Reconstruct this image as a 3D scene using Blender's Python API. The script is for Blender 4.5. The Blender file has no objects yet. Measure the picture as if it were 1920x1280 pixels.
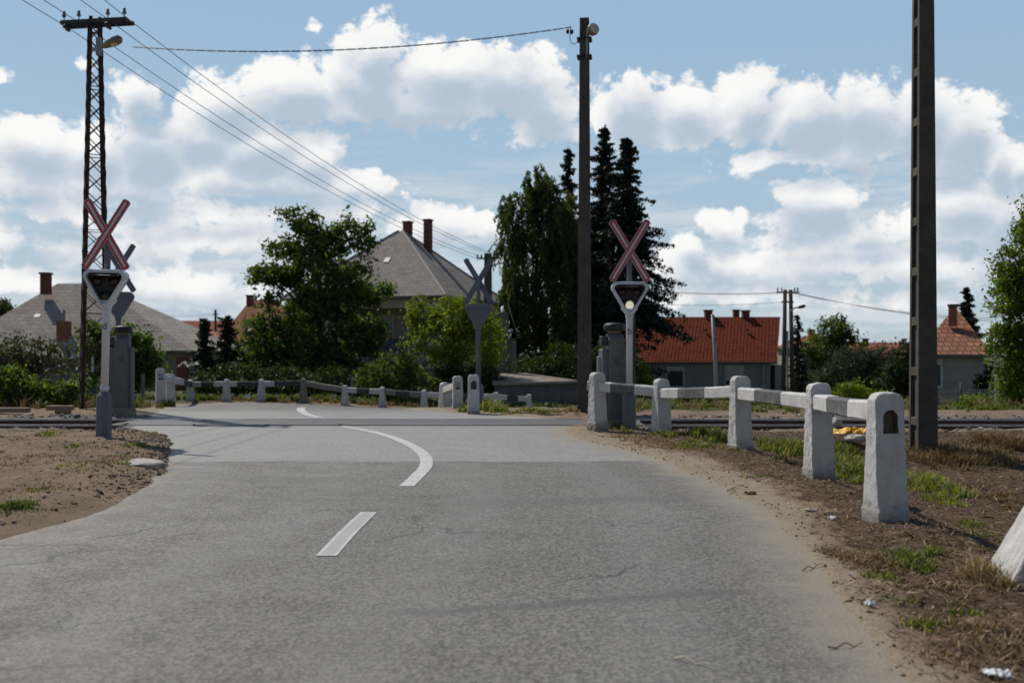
import bpy, bmesh, math, random
import numpy as np
from mathutils import Vector, Matrix, Euler

SC = bpy.context.scene
COL = SC.collection
rng = np.random.default_rng(11)
random.seed(11)
R = math.radians
# 35 mm lens on a 36 mm sensor; eye 1.3 m above the road; a photo pixel (1920 wide) and a distance give a place
FOC, HOR, EYE = 1867.0, 662.0, 1.3


def P(px, py, d):
    return Vector(((px - 960) / FOC * d, d, EYE - (py - HOR) / FOC * d))


def S(a, b, t):
    t = np.clip((np.asarray(t, float) - a) / (b - a), 0, 1)
    return t * t * (3 - 2 * t)


# ------------------------------------------------------------------ noise
_perm = np.random.default_rng(3).random(65536)


def vnoise(x, y, seed=0):
    xi = np.floor(x).astype(np.int64); yi = np.floor(y).astype(np.int64)
    fx = x - xi; fy = y - yi
    fx = fx * fx * (3 - 2 * fx); fy = fy * fy * (3 - 2 * fy)

    def h(a, b):
        return _perm[((a * 73856093) ^ (b * 19349663) ^ (seed * 83492791)) & 65535]
    return (h(xi, yi) * (1 - fx) + h(xi + 1, yi) * fx) * (1 - fy) + (h(xi, yi + 1) * (1 - fx) + h(xi + 1, yi + 1) * fx) * fy


def fbm(x, y, oct=4, seed=0):
    s = 0; a = .5; t = 0
    for k in range(oct):
        s = s + a * vnoise(x * 2 ** k + 17.3 * k, y * 2 ** k - 9.1 * k, seed + k); t += a; a *= .5
    return s / t - .5


# ------------------------------------------------------------------ terrain
def base(x, y):
    x = np.asarray(x, float); y = np.asarray(y, float)
    z = -.55 * S(21.5, 37, y) - .35 * S(-10, 1, x) * S(24, 37, y) - .8 * S(40, 62, y) * S(0, 8, x)
    z = z - .27 * S(2.95, 4.1, x) * (1 - S(11.5, 15.5, y))
    return z


def hit(px, py):
    """where the line of sight through a photo pixel meets the ground"""
    d = 2.0
    while d < 400:
        p = P(px, py, d)
        if p.z <= float(base(p.x, p.y)):
            break
        d += .02
    return Vector((p.x, p.y, float(base(p.x, p.y))))


# ------------------------------------------------------------------ materials
def new_mat(name):
    m = bpy.data.materials.new(name); m.use_nodes = True
    nt = m.node_tree; nt.nodes.clear()
    out = nt.nodes.new('ShaderNodeOutputMaterial'); b = nt.nodes.new('ShaderNodeBsdfPrincipled')
    nt.links.new(b.outputs[0], out.inputs[0])
    return m, nt, b, out


def N(nt, t, **kw):
    n = nt.nodes.new(t)
    for k, v in kw.items():
        if k in n.inputs.keys():
            n.inputs[k].default_value = v
        else:
            setattr(n, k, v)
    return n


def ramp(nt, fac, stops, interp='LINEAR'):
    r = nt.nodes.new('ShaderNodeValToRGB'); r.color_ramp.interpolation = interp
    e = r.color_ramp.elements
    while len(e) < len(stops):
        e.new(.5)
    for k, (p, c) in enumerate(stops):
        e[k].position = p; e[k].color = (*c, 1) if len(c) == 3 else c
    nt.links.new(fac, r.inputs[0])
    return r.outputs[0]


def mixc(nt, fac, a, b, mode='MIX'):
    n = nt.nodes.new('ShaderNodeMix'); n.data_type = 'RGBA'; n.blend_type = mode
    for s, v in ((0, fac), (6, a), (7, b)):
        if hasattr(v, 'is_output'):
            nt.links.new(v, n.inputs[s])
        else:
            n.inputs[s].default_value = v if s == 0 else ((*v, 1) if len(v) == 3 else v)
    return n.outputs[2]


def math_(nt, op, a, b=None, c=None, clamp=False):
    n = nt.nodes.new('ShaderNodeMath'); n.operation = op; n.use_clamp = clamp
    for k, v in enumerate((a, b, c)):
        if v is None: continue
        if hasattr(v, 'is_output'): nt.links.new(v, n.inputs[k])
        else: n.inputs[k].default_value = v
    return n.outputs[0]


def mrange(nt, v, a, b, c=0., d=1., smooth=True):
    n = nt.nodes.new('ShaderNodeMapRange'); n.interpolation_type = 'SMOOTHSTEP' if smooth else 'LINEAR'
    nt.links.new(v, n.inputs[0])
    for k, q in enumerate((a, b, c, d)): n.inputs[k + 1].default_value = q
    return n.outputs[0]


def coords(nt, kind='Object'):
    if kind == 'Position':
        return nt.nodes.new('ShaderNodeNewGeometry').outputs['Position']
    return nt.nodes.new('ShaderNodeTexCoord').outputs[kind]


def noise(nt, vec, scale, detail=4, rough=.55, out='Fac'):
    n = N(nt, 'ShaderNodeTexNoise', Scale=scale, Detail=detail, Roughness=rough)
    nt.links.new(vec, n.inputs['Vector'])
    return n.outputs[out]


def bump(nt, b, h, strength=.4, dist=.02):
    n = N(nt, 'ShaderNodeBump', Strength=strength, Distance=dist)
    nt.links.new(h, n.inputs['Height']); nt.links.new(n.outputs[0], b.inputs['Normal'])


def simple(name, c, rough=.7, var=.25, scale=6., dirt=None, dirt_amt=.4, metal=0., bmp=.25, bd=.01, kind='Object'):
    """a painted / cast / weathered surface: mottled colour, patches of dirt, fine bump"""
    m, nt, b, _ = new_mat(name)
    v = coords(nt, kind)
    n1 = noise(nt, v, scale, 6, .65)
    col = mixc(nt, mrange(nt, n1, .3, .7), tuple(x * (1 - var) for x in c), tuple(min(1, x * (1 + var * .6)) for x in c))
    if dirt:
        n2 = noise(nt, v, scale * .45, 7, .7)
        col = mixc(nt, mrange(nt, n2, .5, .72, 0, dirt_amt), col, dirt)
    nt.links.new(col, b.inputs['Base Color'])
    b.inputs['Roughness'].default_value = rough; b.inputs['Metallic'].default_value = metal
    n3 = noise(nt, v, scale * 7, 5, .6)
    if bmp: bump(nt, b, n3, bmp, bd)
    return m


M = {}
M['white'] = simple('whitewashed concrete', (.56, .55, .53), .85, .12, 7, (.27, .245, .22), .6, bmp=.7, bd=.014)
M['grey_band'] = simple('worn black band', (.11, .11, .11), .85, .35, 9, (.32, .31, .29), .55, bmp=.4)
M['black_band'] = simple('black band', (.05, .05, .055), .8, .3, 9, (.16, .15, .14), .4, bmp=.3)
M['old_conc'] = simple('old concrete', (.22, .195, .165), .9, .25, 5, (.10, .085, .07), .5, bmp=.6, bd=.015)
M['pole_conc'] = simple('pole concrete', (.085, .073, .06), .9, .3, 4, (.04, .033, .027), .6, bmp=.6, bd=.012)
M['pale_conc'] = simple('pale concrete slab', (.42, .40, .36), .9, .18, 5, (.25, .21, .17), .5)
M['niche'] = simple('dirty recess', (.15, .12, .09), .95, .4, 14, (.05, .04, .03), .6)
M['steel_grey'] = simple('grey blue paint', (.115, .13, .165), .5, .10, 8, (.09, .08, .075), .2, bmp=.08)
M['cab_grey'] = simple('cabinet grey paint', (.12, .125, .13), .55, .12, 5, (.08, .07, .06), .3, bmp=.1)
M['sign_white'] = simple('white sign paint', (.66, .67, .70), .4, .05, 6, (.45, .43, .40), .35, bmp=.04)
M['sign_red'] = simple('red sign paint', (.48, .032, .028), .4, .1, 8, bmp=.03)
M['sign_refl'] = simple('grey white stripe', (.50, .51, .52), .35, .06, 9, bmp=.03)
M['black_gloss'] = simple('black signal face', (.008, .008, .008), .55, .2, 9, bmp=.02)
M['letter'] = simple('black lettering', (.02, .02, .02), .6, .1, 9, bmp=0)
M['rust_dark'] = simple('rusty dark lattice', (.045, .028, .022), .85, .5, 5, (.14, .05, .025), .6, bmp=.3)
M['black_steel'] = simple('black steel', (.03, .03, .032), .6, .3, 8, (.07, .045, .03), .4)
M['porcelain'] = simple('porcelain insulator', (.16, .12, .10), .25, .2, 8, bmp=0)
M['lamp_shell'] = simple('dull lamp shell', (.20, .17, .10), .45, .15, 8, (.1, .09, .05), .4)
M['lamp_glass'] = simple('lamp cover', (.55, .52, .40), .2, .1, 8, bmp=0)
M['galv'] = simple('galvanised steel', (.26, .27, .28), .5, .2, 7, (.17, .16, .15), .4, metal=.3)
M['rail_side'] = simple('rusty rail', (.075, .042, .03), .85, .4, 8, (.03, .02, .016), .5)
M['rail_top'] = simple('polished rail head', (.42, .41, .43), .32, .12, 8, metal=.9, bmp=.03)
M['wire'] = simple('overhead wire', (.07, .07, .08), .6, .2, 3, bmp=0)
M['sleeper'] = simple('weathered sleeper wood', (.26, .19, .13), .9, .35, 9, (.09, .07, .05), .6, bmp=.6)
M['brick_dark'] = simple('dark chimney brick', (.16, .05, .035), .9, .3, 5, (.06, .03, .025), .5)
M['brick'] = simple('chimney brick', (.26, .10, .06), .9, .35, 6, (.12, .06, .04), .5)
M['soot'] = simple('sooty cap', (.05, .04, .035), .9, .3, 5)
M['wall_beige'] = simple('beige render', (.36, .31, .25), .9, .12, 1.2, (.24, .2, .16), .5, bmp=.2)
M['wall_grey'] = simple('grey render', (.27, .25, .23), .9, .12, 1.0, (.19, .17, .155), .5, bmp=.2)
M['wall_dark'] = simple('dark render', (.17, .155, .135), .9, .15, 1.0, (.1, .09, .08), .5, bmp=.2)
M['wall_cream'] = simple('cream render', (.30, .27, .23), .9, .15, 1.0, (.2, .175, .15), .4, bmp=.2)
M['shutter'] = simple('pale shutter', (.42, .40, .37), .7, .08, 3, bmp=.1)
M['glass'] = simple('dark window glass', (.03, .033, .038), .12, .2, 2, bmp=0)
M['frame_white'] = simple('white window frame', (.55, .54, .52), .6, .1, 5, bmp=0)
M['fascia'] = simple('dark gutter', (.09, .085, .08), .6, .2, 4, bmp=0)
M['fascia_green'] = simple('green gutter', (.07, .11, .075), .6, .2, 4, bmp=0)
M['blue_panel'] = simple('blue balcony panel', (.02, .03, .085), .6, .25, 3, bmp=.1)
M['bark'] = simple('bark', (.085, .065, .05), .95, .35, 5, (.04, .03, .024), .6, bmp=.8, bd=.03)
M['bark_pale'] = simple('pale bark', (.16, .14, .115), .95, .35, 5, (.06, .05, .04), .6, bmp=.6)
M['yellow'] = simple('yellow plastic', (.72, .40, .02), .4, .12, 8, (.5, .33, .06), .4, bmp=.2)
M['stone'] = simple('pale stone', (.45, .42, .37), .9, .2, 8, (.25, .22, .18), .5)
M['paper'] = simple('white paper scrap', (.75, .75, .76), .7, .06, 8, bmp=.1)
M['twig'] = simple('dry twig', (.22, .14, .085), .9, .3, 14)
M['straw_twig'] = simple('bleached straw', (.6, .52, .38), .9, .2, 14)
M['leaf_brown'] = simple('dead leaf', (.24, .09, .05), .9, .3, 14)
M['plank'] = simple('grey planks', (.30, .26, .21), .9, .3, 5, (.12, .1, .08), .5)
M['bluewhite'] = simple('pale blue sheet', (.5, .56, .64), .35, .2, 5, bmp=.1)
M['metal_fence'] = simple('grey fence paint', (.17, .17, .17), .6, .2, 5, bmp=0)
M['panel_conc'] = simple('grey wall panels', (.14, .145, .14), .85, .25, 2.2, (.075, .075, .07), .6, bmp=.25)
M['roof_felt'] = simple('weathered flat roof', (.25, .21, .165), .95, .35, 3, (.11, .09, .07), .6, bmp=.5)
M['hip_tile'] = simple('pale ridge tiles', (.42, .40, .37), .9, .2, 5)


def whitewash():
    m, nt, b, _ = new_mat('flaking whitewash')
    v = coords(nt); oi = nt.nodes.new('ShaderNodeObjectInfo')
    av = nt.nodes.new('ShaderNodeVectorMath'); av.operation = 'MULTIPLY_ADD'; nt.links.new(oi.outputs['Location'], av.inputs[0]); av.inputs[1].default_value = (1.7, 1.3, .7); nt.links.new(v, av.inputs[2]); v2 = av.outputs[0]
    sep = nt.nodes.new('ShaderNodeSeparateXYZ'); nt.links.new(v, sep.inputs[0])
    n1 = noise(nt, v2, 5, 7, .68); n2 = noise(nt, v2, 14, 7, .72); n3 = noise(nt, v2, 45, 5, .7)
    col = mixc(nt, mrange(nt, n1, .3, .7), (.49, .475, .45), (.60, .59, .575))
    sm = N(nt, 'ShaderNodeMapping'); sm.inputs['Scale'].default_value = (16, 16, 1.6); nt.links.new(v2, sm.inputs[0])
    col = mixc(nt, mrange(nt, noise(nt, sm.outputs[0], 1, 5, .65), .52, .75, 0, .5), col, (.36, .34, .31))
    col = mixc(nt, mrange(nt, n2, .64, .69, 0, .75), col, (.25, .23, .205))
    col = mixc(nt, mrange(nt, n3, .66, .72, 0, .6), col, (.30, .28, .255))
    foot = math_(nt, 'ADD', sep.outputs[2], math_(nt, 'MULTIPLY', math_(nt, 'SUBTRACT', n2, .5), .42))
    col = mixc(nt, mrange(nt, foot, .20, -.06, 0, .9), col, (.20, .165, .13))
    nt.links.new(col, b.inputs['Base Color']); b.inputs['Roughness'].default_value = .88
    bump(nt, b, math_(nt, 'ADD', n2, math_(nt, 'MULTIPLY', n3, .6)), .7, .012)
    return m


M['post_white'] = whitewash()


def emissive_lens(name, c, strength, base_c):
    m, nt, b, _ = new_mat(name)
    v = coords(nt)
    w = N(nt, 'ShaderNodeTexWave', Scale=14.0); w.bands_direction = 'Z'; nt.links.new(v, w.inputs['Vector'])
    b.inputs['Base Color'].default_value = (*base_c, 1); b.inputs['Roughness'].default_value = .12
    if strength:
        col = mixc(nt, mrange(nt, w.outputs['Fac'], .2, .9), tuple(x * .55 for x in c), c)
        nt.links.new(col, b.inputs['Emission Color']); b.inputs['Emission Strength'].default_value = strength
    bump(nt, b, w.outputs['Fac'], .3, .004)
    return m


M['lens_red'] = emissive_lens('dark red lens', (1, 0, 0), 0, (.03, .004, .005))
M['lens_clear'] = emissive_lens('unlit clear lens', (1, 1, 1), 0, (.035, .035, .028))
M['lens_lit'] = emissive_lens('lit white lens', (1, .92, .76), .75, (.6, .6, .55))


def roof_mat(name, c1, c2, mortar, bw, rh, rowsize=.012, dirt=None, dirt_amt=.3, axis=(1, .25), bmp=.5):
    m, nt, b, _ = new_mat(name)
    sep = nt.nodes.new('ShaderNodeSeparateXYZ'); nt.links.new(coords(nt), sep.inputs[0])
    u = math_(nt, 'ADD', math_(nt, 'MULTIPLY', sep.outputs[0], axis[0]), math_(nt, 'MULTIPLY', sep.outputs[1], axis[1]))
    cb = nt.nodes.new('ShaderNodeCombineXYZ'); nt.links.new(u, cb.inputs[0]); nt.links.new(sep.outputs[2], cb.inputs[1])
    br = N(nt, 'ShaderNodeTexBrick', Scale=1.0); br.inputs['Mortar Size'].default_value = rowsize
    br.inputs['Mortar Smooth'].default_value = .4; br.inputs['Bias'].default_value = 0
    br.inputs['Brick Width'].default_value = bw; br.inputs['Row Height'].default_value = rh
    br.inputs['Color1'].default_value = (*c1, 1); br.inputs['Color2'].default_value = (*c2, 1); br.inputs['Mortar'].default_value = (*mortar, 1)
    nt.links.new(cb.outputs[0], br.inputs['Vector'])
    col = br.outputs['Color']
    n1 = noise(nt, coords(nt), 1.1, 6, .7)
    col = mixc(nt, mrange(nt, n1, .35, .7, 0, .35), col, tuple(x * .6 for x in c1))
    if dirt:
        n2 = noise(nt, coords(nt), 3.3, 7, .75)
        col = mixc(nt, mrange(nt, n2, .48, .68, 0, dirt_amt), col, dirt)
    nt.links.new(col, b.inputs['Base Color']); b.inputs['Roughness'].default_value = .95; b.inputs['Specular IOR Level'].default_value = .12
    bump(nt, b, br.outputs['Fac'], bmp, -.02)
    return m


M['roof_red'] = roof_mat('red pantiles', (.37, .080, .034), (.27, .05, .021), (.03, .008, .004), .24, .165, .045, (.2, .06, .035), .5)
M['roof_slate'] = roof_mat('grey diamond slates', (.36, .325, .285), (.27, .24, .21), (.15, .135, .115), .42, .2, .012, (.36, .33, .29), .6)
M['roof_brown'] = roof_mat('old brown tiles', (.42, .20, .12), (.28, .125, .08), (.12, .06, .04), .3, .2, .03, (.16, .09, .065), .7)
M['roof_orange'] = roof_mat('orange tiles', (.40, .19, .115), (.35, .16, .095), (.2, .09, .05), .3, .2, .01, (.27, .15, .1), .4)
M['roof_rust'] = roof_mat('faded red tiles', (.33, .125, .08), (.27, .10, .06), (.14, .06, .04), .3, .2, .01, (.2, .1, .07), .4)


def leaf_mat(name, stops, trans=.35, rough=.55, tcol=1.5):
    m, nt, b, out = new_mat(name)
    at = nt.nodes.new('ShaderNodeAttribute'); at.attribute_name = 'tint'
    col = ramp(nt, at.outputs['Fac'], stops)
    nt.links.new(col, b.inputs['Base Color']); b.inputs['Roughness'].default_value = rough
    b.inputs['Specular IOR Level'].default_value = .3
    if trans:
        tr = nt.nodes.new('ShaderNodeBsdfTranslucent')
        nt.links.new(mixc(nt, 1., col, (tcol, tcol * 1.05, tcol * .4), 'MULTIPLY'), tr.inputs[0])
        mx = nt.nodes.new('ShaderNodeMixShader'); mx.inputs[0].default_value = trans
        nt.links.new(b.outputs[0], mx.inputs[1]); nt.links.new(tr.outputs[0], mx.inputs[2]); nt.links.new(mx.outputs[0], out.inputs[0])
    return m


M['leaf_mid'] = leaf_mat('broad leaves', [(0, (.026, .042, .012)), (.5, (.068, .105, .025)), (1, (.18, .225, .05))], .5)
M['leaf_locust'] = leaf_mat('locust leaves', [(0, (.04, .065, .014)), (.5, (.10, .15, .026)), (1, (.22, .27, .05))], .55)
M['leaf_dark'] = leaf_mat('dark leaves', [(0, (.016, .028, .010)), (.6, (.038, .058, .019)), (1, (.085, .11, .034))], .36)
M['leaf_lime'] = leaf_mat('lime leaves', [(0, (.06, .09, .010)), (.5, (.15, .19, .022)), (1, (.27, .30, .04))], .5)
M['leaf_olive'] = leaf_mat('olive leaves', [(0, (.035, .038, .02)), (.6, (.07, .075, .038)), (1, (.13, .125, .07))], .3)
M['leaf_greyolive'] = leaf_mat('grey green leaves', [(0, (.03, .04, .024)), (.6, (.055, .07, .042)), (1, (.10, .115, .07))], .25)
M['leaf_willow'] = leaf_mat('hanging leaves', [(0, (.022, .030, .010)), (.5, (.065, .084, .026)), (1, (.17, .195, .065))], .48)
M['needle'] = leaf_mat('spruce needles', [(0, (.008, .014, .009)), (.6, (.017, .027, .017)), (1, (.035, .048, .028))], .12)
M['needle_thuja'] = leaf_mat('thuja foliage', [(0, (.008, .016, .008)), (.6, (.016, .028, .012)), (1, (.035, .05, .02))], .12)
M['grass'] = leaf_mat('grass blades', [(0, (.05, .07, .016)), (.5, (.12, .15, .03)), (.8, (.22, .23, .06)), (1, (.38, .33, .14))], .4)
M['dry_grass'] = leaf_mat('dry stalks', [(0, (.10, .062, .034)), (.5, (.22, .145, .08)), (1, (.44, .34, .2))], .2, .8, 1.1)
M['straw'] = leaf_mat('dry mulch', [(0, (.04, .025, .016)), (.3, (.11, .07, .043)), (.65, (.25, .165, .10)), (1, (.55, .45, .32))], .1, .85, 1.0)
M['pebble'] = leaf_mat('stones', [(0, (.10, .09, .08)), (.5, (.22, .20, .18)), (1, (.42, .40, .37))], 0, .9)
M['crumb'] = leaf_mat('asphalt crumbs and clods', [(0, (.055, .042, .033)), (.5, (.14, .105, .075)), (1, (.30, .24, .18))], 0, .9)


def asphalt():
    m, nt, b, _ = new_mat('old asphalt')
    pos = coords(nt, 'Position')
    sep = nt.nodes.new('ShaderNodeSeparateXYZ'); nt.links.new(pos, sep.inputs[0])
    fine = noise(nt, pos, 75, 3, .7)
    vor = N(nt, 'ShaderNodeTexVoronoi', Scale=60.0); nt.links.new(pos, vor.inputs['Vector'])
    mid = noise(nt, pos, 2.2, 6, .65)
    big = noise(nt, pos, .35, 4, .6)
    col = mixc(nt, mrange(nt, big, .3, .7), (.120, .115, .104), (.150, .144, .131))
    col = mixc(nt, mrange(nt, mid, .35, .7, 0, .38), col, (.125, .12, .113))
    # aggregate: light and dark chips
    chip = mixc(nt, mrange(nt, vor.outputs['Color'], .1, .9), (.40, .40, .40), (1.75, 1.73, 1.68))
    col = mixc(nt, .75, col, mixc(nt, 1., col, chip, 'MULTIPLY'))
    g2 = noise(nt, pos, 46, 3, .75)
    col = mixc(nt, mrange(nt, g2, .55, .75, 0, .3), col, (.25, .245, .23)); col = mixc(nt, mrange(nt, g2, .45, .27, 0, .38), col, (.07, .068, .064))
    col = mixc(nt, mrange(nt, fine, .62, .8, 0, .5), col, (.38, .37, .35))
    col = mixc(nt, mrange(nt, fine, .38, .22, 0, .55), col, (.06, .058, .055))
    # newer, paler overlay in front of the rails with a ragged joint
    jx = math_(nt, 'ADD', sep.outputs[1], math_(nt, 'MULTIPLY', math_(nt, 'SUBTRACT', noise(nt, pos, 1.3, 5, .6), .5), .5))
    patch = math_(nt, 'MULTIPLY', mrange(nt, jx, 11.9, 12.08, 0, .9), mrange(nt, jx, 24.0, 21.0))
    pale = mixc(nt, mrange(nt, mid, .3, .7), (.24, .235, .225), (.285, .279, .267))
    pale = mixc(nt, .4, pale, mixc(nt, 1., pale, chip, 'MULTIPLY'))
    # streaks of traffic across the overlay
    stv = N(nt, 'ShaderNodeMapping'); stv.inputs['Scale'].default_value = (.5, 6, 1); nt.links.new(pos, stv.inputs[0])
    pale = mixc(nt, mrange(nt, noise(nt, stv.outputs[0], 1.0, 5, .6), .45, .7, 0, .35), pale, (.19, .187, .184))
    col = mixc(nt, patch, col, pale)
    # wheel-worn paler band on the bend and spilled cement streaks just before the joint
    mp = N(nt, 'ShaderNodeMapping'); mp.inputs['Scale'].default_value = (.45, 2.2, 1); mp.inputs['Rotation'].default_value = (0, 0, R(-28)); nt.links.new(pos, mp.inputs[0])
    stre = mrange(nt, noise(nt, mp.outputs[0], 1.3, 6, .62), .56, .66, 0, 1)
    zone = math_(nt, 'MULTIPLY', mrange(nt, sep.outputs[1], 9.6, 11.0), mrange(nt, sep.outputs[1], 12.2, 11.9))
    zone = math_(nt, 'MULTIPLY', zone, mrange(nt, sep.outputs[0], -.6, -1.8))
    col = mixc(nt, math_(nt, 'MULTIPLY', math_(nt, 'MULTIPLY', stre, zone), .5), col, (.36, .36, .365))
    wt = nt.nodes.new('ShaderNodeAttribute'); wt.attribute_name = 'across'
    wv = math_(nt, 'ADD', wt.outputs['Fac'], math_(nt, 'MULTIPLY', math_(nt, 'SUBTRACT', mid, .5), .06))
    tr = math_(nt, 'SINE', math_(nt, 'MULTIPLY', wv, 25.1))
    col = mixc(nt, mrange(nt, tr, -.2, 1.0, 0, .22), col, (.215, .21, .20))
    oil = mrange(nt, noise(nt, pos, 1.7, 5, .7), .60, .72, 0, .28)
    col = mixc(nt, oil, col, (.085, .082, .078))
    # long dark seam / tar lines
    wob = math_(nt, 'MULTIPLY', math_(nt, 'SUBTRACT', noise(nt, pos, .9, 3, .6), .5), .5)
    seam = math_(nt, 'ABSOLUTE', math_(nt, 'SUBTRACT', math_(nt, 'ADD', sep.outputs[1], wob), math_(nt, 'MULTIPLY_ADD', sep.outputs[0], .24, 5.12)))
    seamf = math_(nt, 'MULTIPLY', mrange(nt, seam, .12, .02, 0, .62), mrange(nt, sep.outputs[0], -.9, -.4))
    col = mixc(nt, seamf, col, (.085, .083, .08))
    seam2 = math_(nt, 'ABSOLUTE', math_(nt, 'SUBTRACT', math_(nt, 'ADD', sep.outputs[1], math_(nt, 'MULTIPLY', wob, 1.4)), math_(nt, 'MULTIPLY_ADD', sep.outputs[0], .12, 8.75)))
    col = mixc(nt, math_(nt, 'MULTIPLY', mrange(nt, seam2, .35, .05, 0, .38), mrange(nt, sep.outputs[0], -1.2, .1)), col, (.095, .092, .088))
    # cracks
    cw = noise(nt, pos, 2.5, 4, .6, 'Color')
    av = nt.nodes.new('ShaderNodeVectorMath'); av.operation = 'MULTIPLY_ADD'; nt.links.new(cw, av.inputs[0]); av.inputs[1].default_value = (.5, .5, .5); nt.links.new(pos, av.inputs[2])
    cv = N(nt, 'ShaderNodeTexVoronoi', Scale=.55); cv.feature = 'DISTANCE_TO_EDGE'; nt.links.new(av.outputs[0], cv.inputs['Vector'])
    crk = math_(nt, 'MULTIPLY', mrange(nt, cv.outputs['Distance'], .012, .003), mrange(nt, noise(nt, pos, .5, 3, .5), .46, .58))
    cv2 = N(nt, 'ShaderNodeTexVoronoi', Scale=2.1); cv2.feature = 'DISTANCE_TO_EDGE'; nt.links.new(av.outputs[0], cv2.inputs['Vector'])
    crk2 = math_(nt, 'MULTIPLY', mrange(nt, cv2.outputs['Distance'], .03, .008), mrange(nt, noise(nt, pos, .75, 3, .5), .56, .66))
    crk = math_(nt, 'MULTIPLY', math_(nt, 'MAXIMUM', crk, math_(nt, 'MULTIPLY', crk2, .8)), mrange(nt, sep.outputs[1], 10.5, 8.5))
    col = mixc(nt, math_(nt, 'MULTIPLY', crk, .7), col, (.05, .048, .045))
    # dust blown in from the verges
    at = nt.nodes.new('ShaderNodeAttribute'); at.attribute_name = 'edge'
    dn = math_(nt, 'ADD', math_(nt, 'ADD', at.outputs['Fac'], mrange(nt, wt.outputs['Fac'], .5, .4, 0, .22)), math_(nt, 'MULTIPLY', math_(nt, 'SUBTRACT', noise(nt, pos, 3.5, 7, .7), .5), .9))
    dn2 = math_(nt, 'ADD', math_(nt, 'ADD', at.outputs['Fac'], mrange(nt, wt.outputs['Fac'], .5, .4, 0, .9)), math_(nt, 'MULTIPLY', math_(nt, 'SUBTRACT', noise(nt, pos, 1.1, 6, .65), .5), 1.9))
    col = mixc(nt, mrange(nt, dn2, .55, -.1, 0, .4), col, (.235, .20, .155))
    col = mixc(nt, mrange(nt, dn, .5, .0, 0, .85), col, (.27, .225, .17))
    nt.links.new(col, b.inputs['Base Color'])
    rg = mrange(nt, mid, .3, .7, .62, .8); nt.links.new(rg, b.inputs['Roughness'])
    b.inputs['Specular IOR Level'].default_value = .4
    hh = math_(nt, 'ADD', math_(nt, 'MULTIPLY', vor.outputs['Distance'], .8), math_(nt, 'SUBTRACT', fine, math_(nt, 'MULTIPLY', crk, 2.0)))
    bump(nt, b, hh, .55, .006)
    return m


M['asphalt'] = asphalt()


def ground_mat():
    m, nt, b, _ = new_mat('verge earth')
    pos = coords(nt, 'Position')

    def att(n):
        a = nt.nodes.new('ShaderNodeAttribute'); a.attribute_name = n; return a.outputs['Fac']
    n1 = noise(nt, pos, 1.3, 7, .68); n2 = noise(nt, pos, 14, 6, .7); n3 = noise(nt, pos, 55, 4, .7)
    col = mixc(nt, mrange(nt, n1, .3, .7), (.19, .138, .094), (.275, .20, .138))
    col = mixc(nt, mrange(nt, n2, .5, .72, 0, .6), col, (.12, .085, .06))
    col = mixc(nt, mrange(nt, n3, .6, .75, 0, .55), col, (.38, .31, .235))

    def layer(col, a, amp, c1, c2, s):
        nn = noise(nt, pos, s, 6, .68)
        f = mrange(nt, math_(nt, 'ADD', att(a), math_(nt, 'MULTIPLY', math_(nt, 'SUBTRACT', nn, .5), amp)), .35, .65)
        return mixc(nt, f, col, mixc(nt, mrange(nt, n2, .35, .65), c1, c2))
    col = layer(col, 'mulch', 1.5, (.075, .048, .032), (.155, .104, .068), 3.1)
    col = layer(col, 'sand', 1.3, (.27, .218, .155), (.34, .28, .205), 4.3)
    col = layer(col, 'gravel', .6, (.15, .14, .125), (.28, .265, .245), 9)
    col = layer(col, 'green', .9, (.05, .058, .02), (.095, .10, .035), 2.1)
    nt.links.new(col, b.inputs['Base Color']); b.inputs['Roughness'].default_value = .95
    b.inputs['Specular IOR Level'].default_value = .15
    bump(nt, b, math_(nt, 'ADD', n2, math_(nt, 'MULTIPLY', n3, .7)), .8, .03)
    return m


M['ground'] = ground_mat()


def paint():
    m, nt, b, _ = new_mat('worn road paint')
    pos = coords(nt, 'Position')
    at = nt.nodes.new('ShaderNodeAttribute'); at.attribute_name = 'edge'
    n1 = noise(nt, pos, 30, 6, .75); n2 = noise(nt, pos, 4, 4, .6)
    col = mixc(nt, mrange(nt, n2, .3, .7), (.43, .43, .41), (.53, .53, .515))
    sep = nt.nodes.new('ShaderNodeSeparateXYZ'); nt.links.new(pos, sep.inputs[0])
    # the separate dash is worn grey in its middle with brighter edges
    worn = math_(nt, 'MULTIPLY', mrange(nt, sep.outputs[1], 9.2, 8.6), mrange(nt, at.outputs['Fac'], .12, .4))
    col = mixc(nt, math_(nt, 'MULTIPLY', worn, .62), col, (.27, .265, .25))
    col = mixc(nt, mrange(nt, n1, .56, .70, 0, .75), col, (.2, .195, .185))
    nt.links.new(col, b.inputs['Base Color']); b.inputs['Roughness'].default_value = .7
    bump(nt, b, n1, .3, .004)
    return m


M['paint'] = paint()


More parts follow.
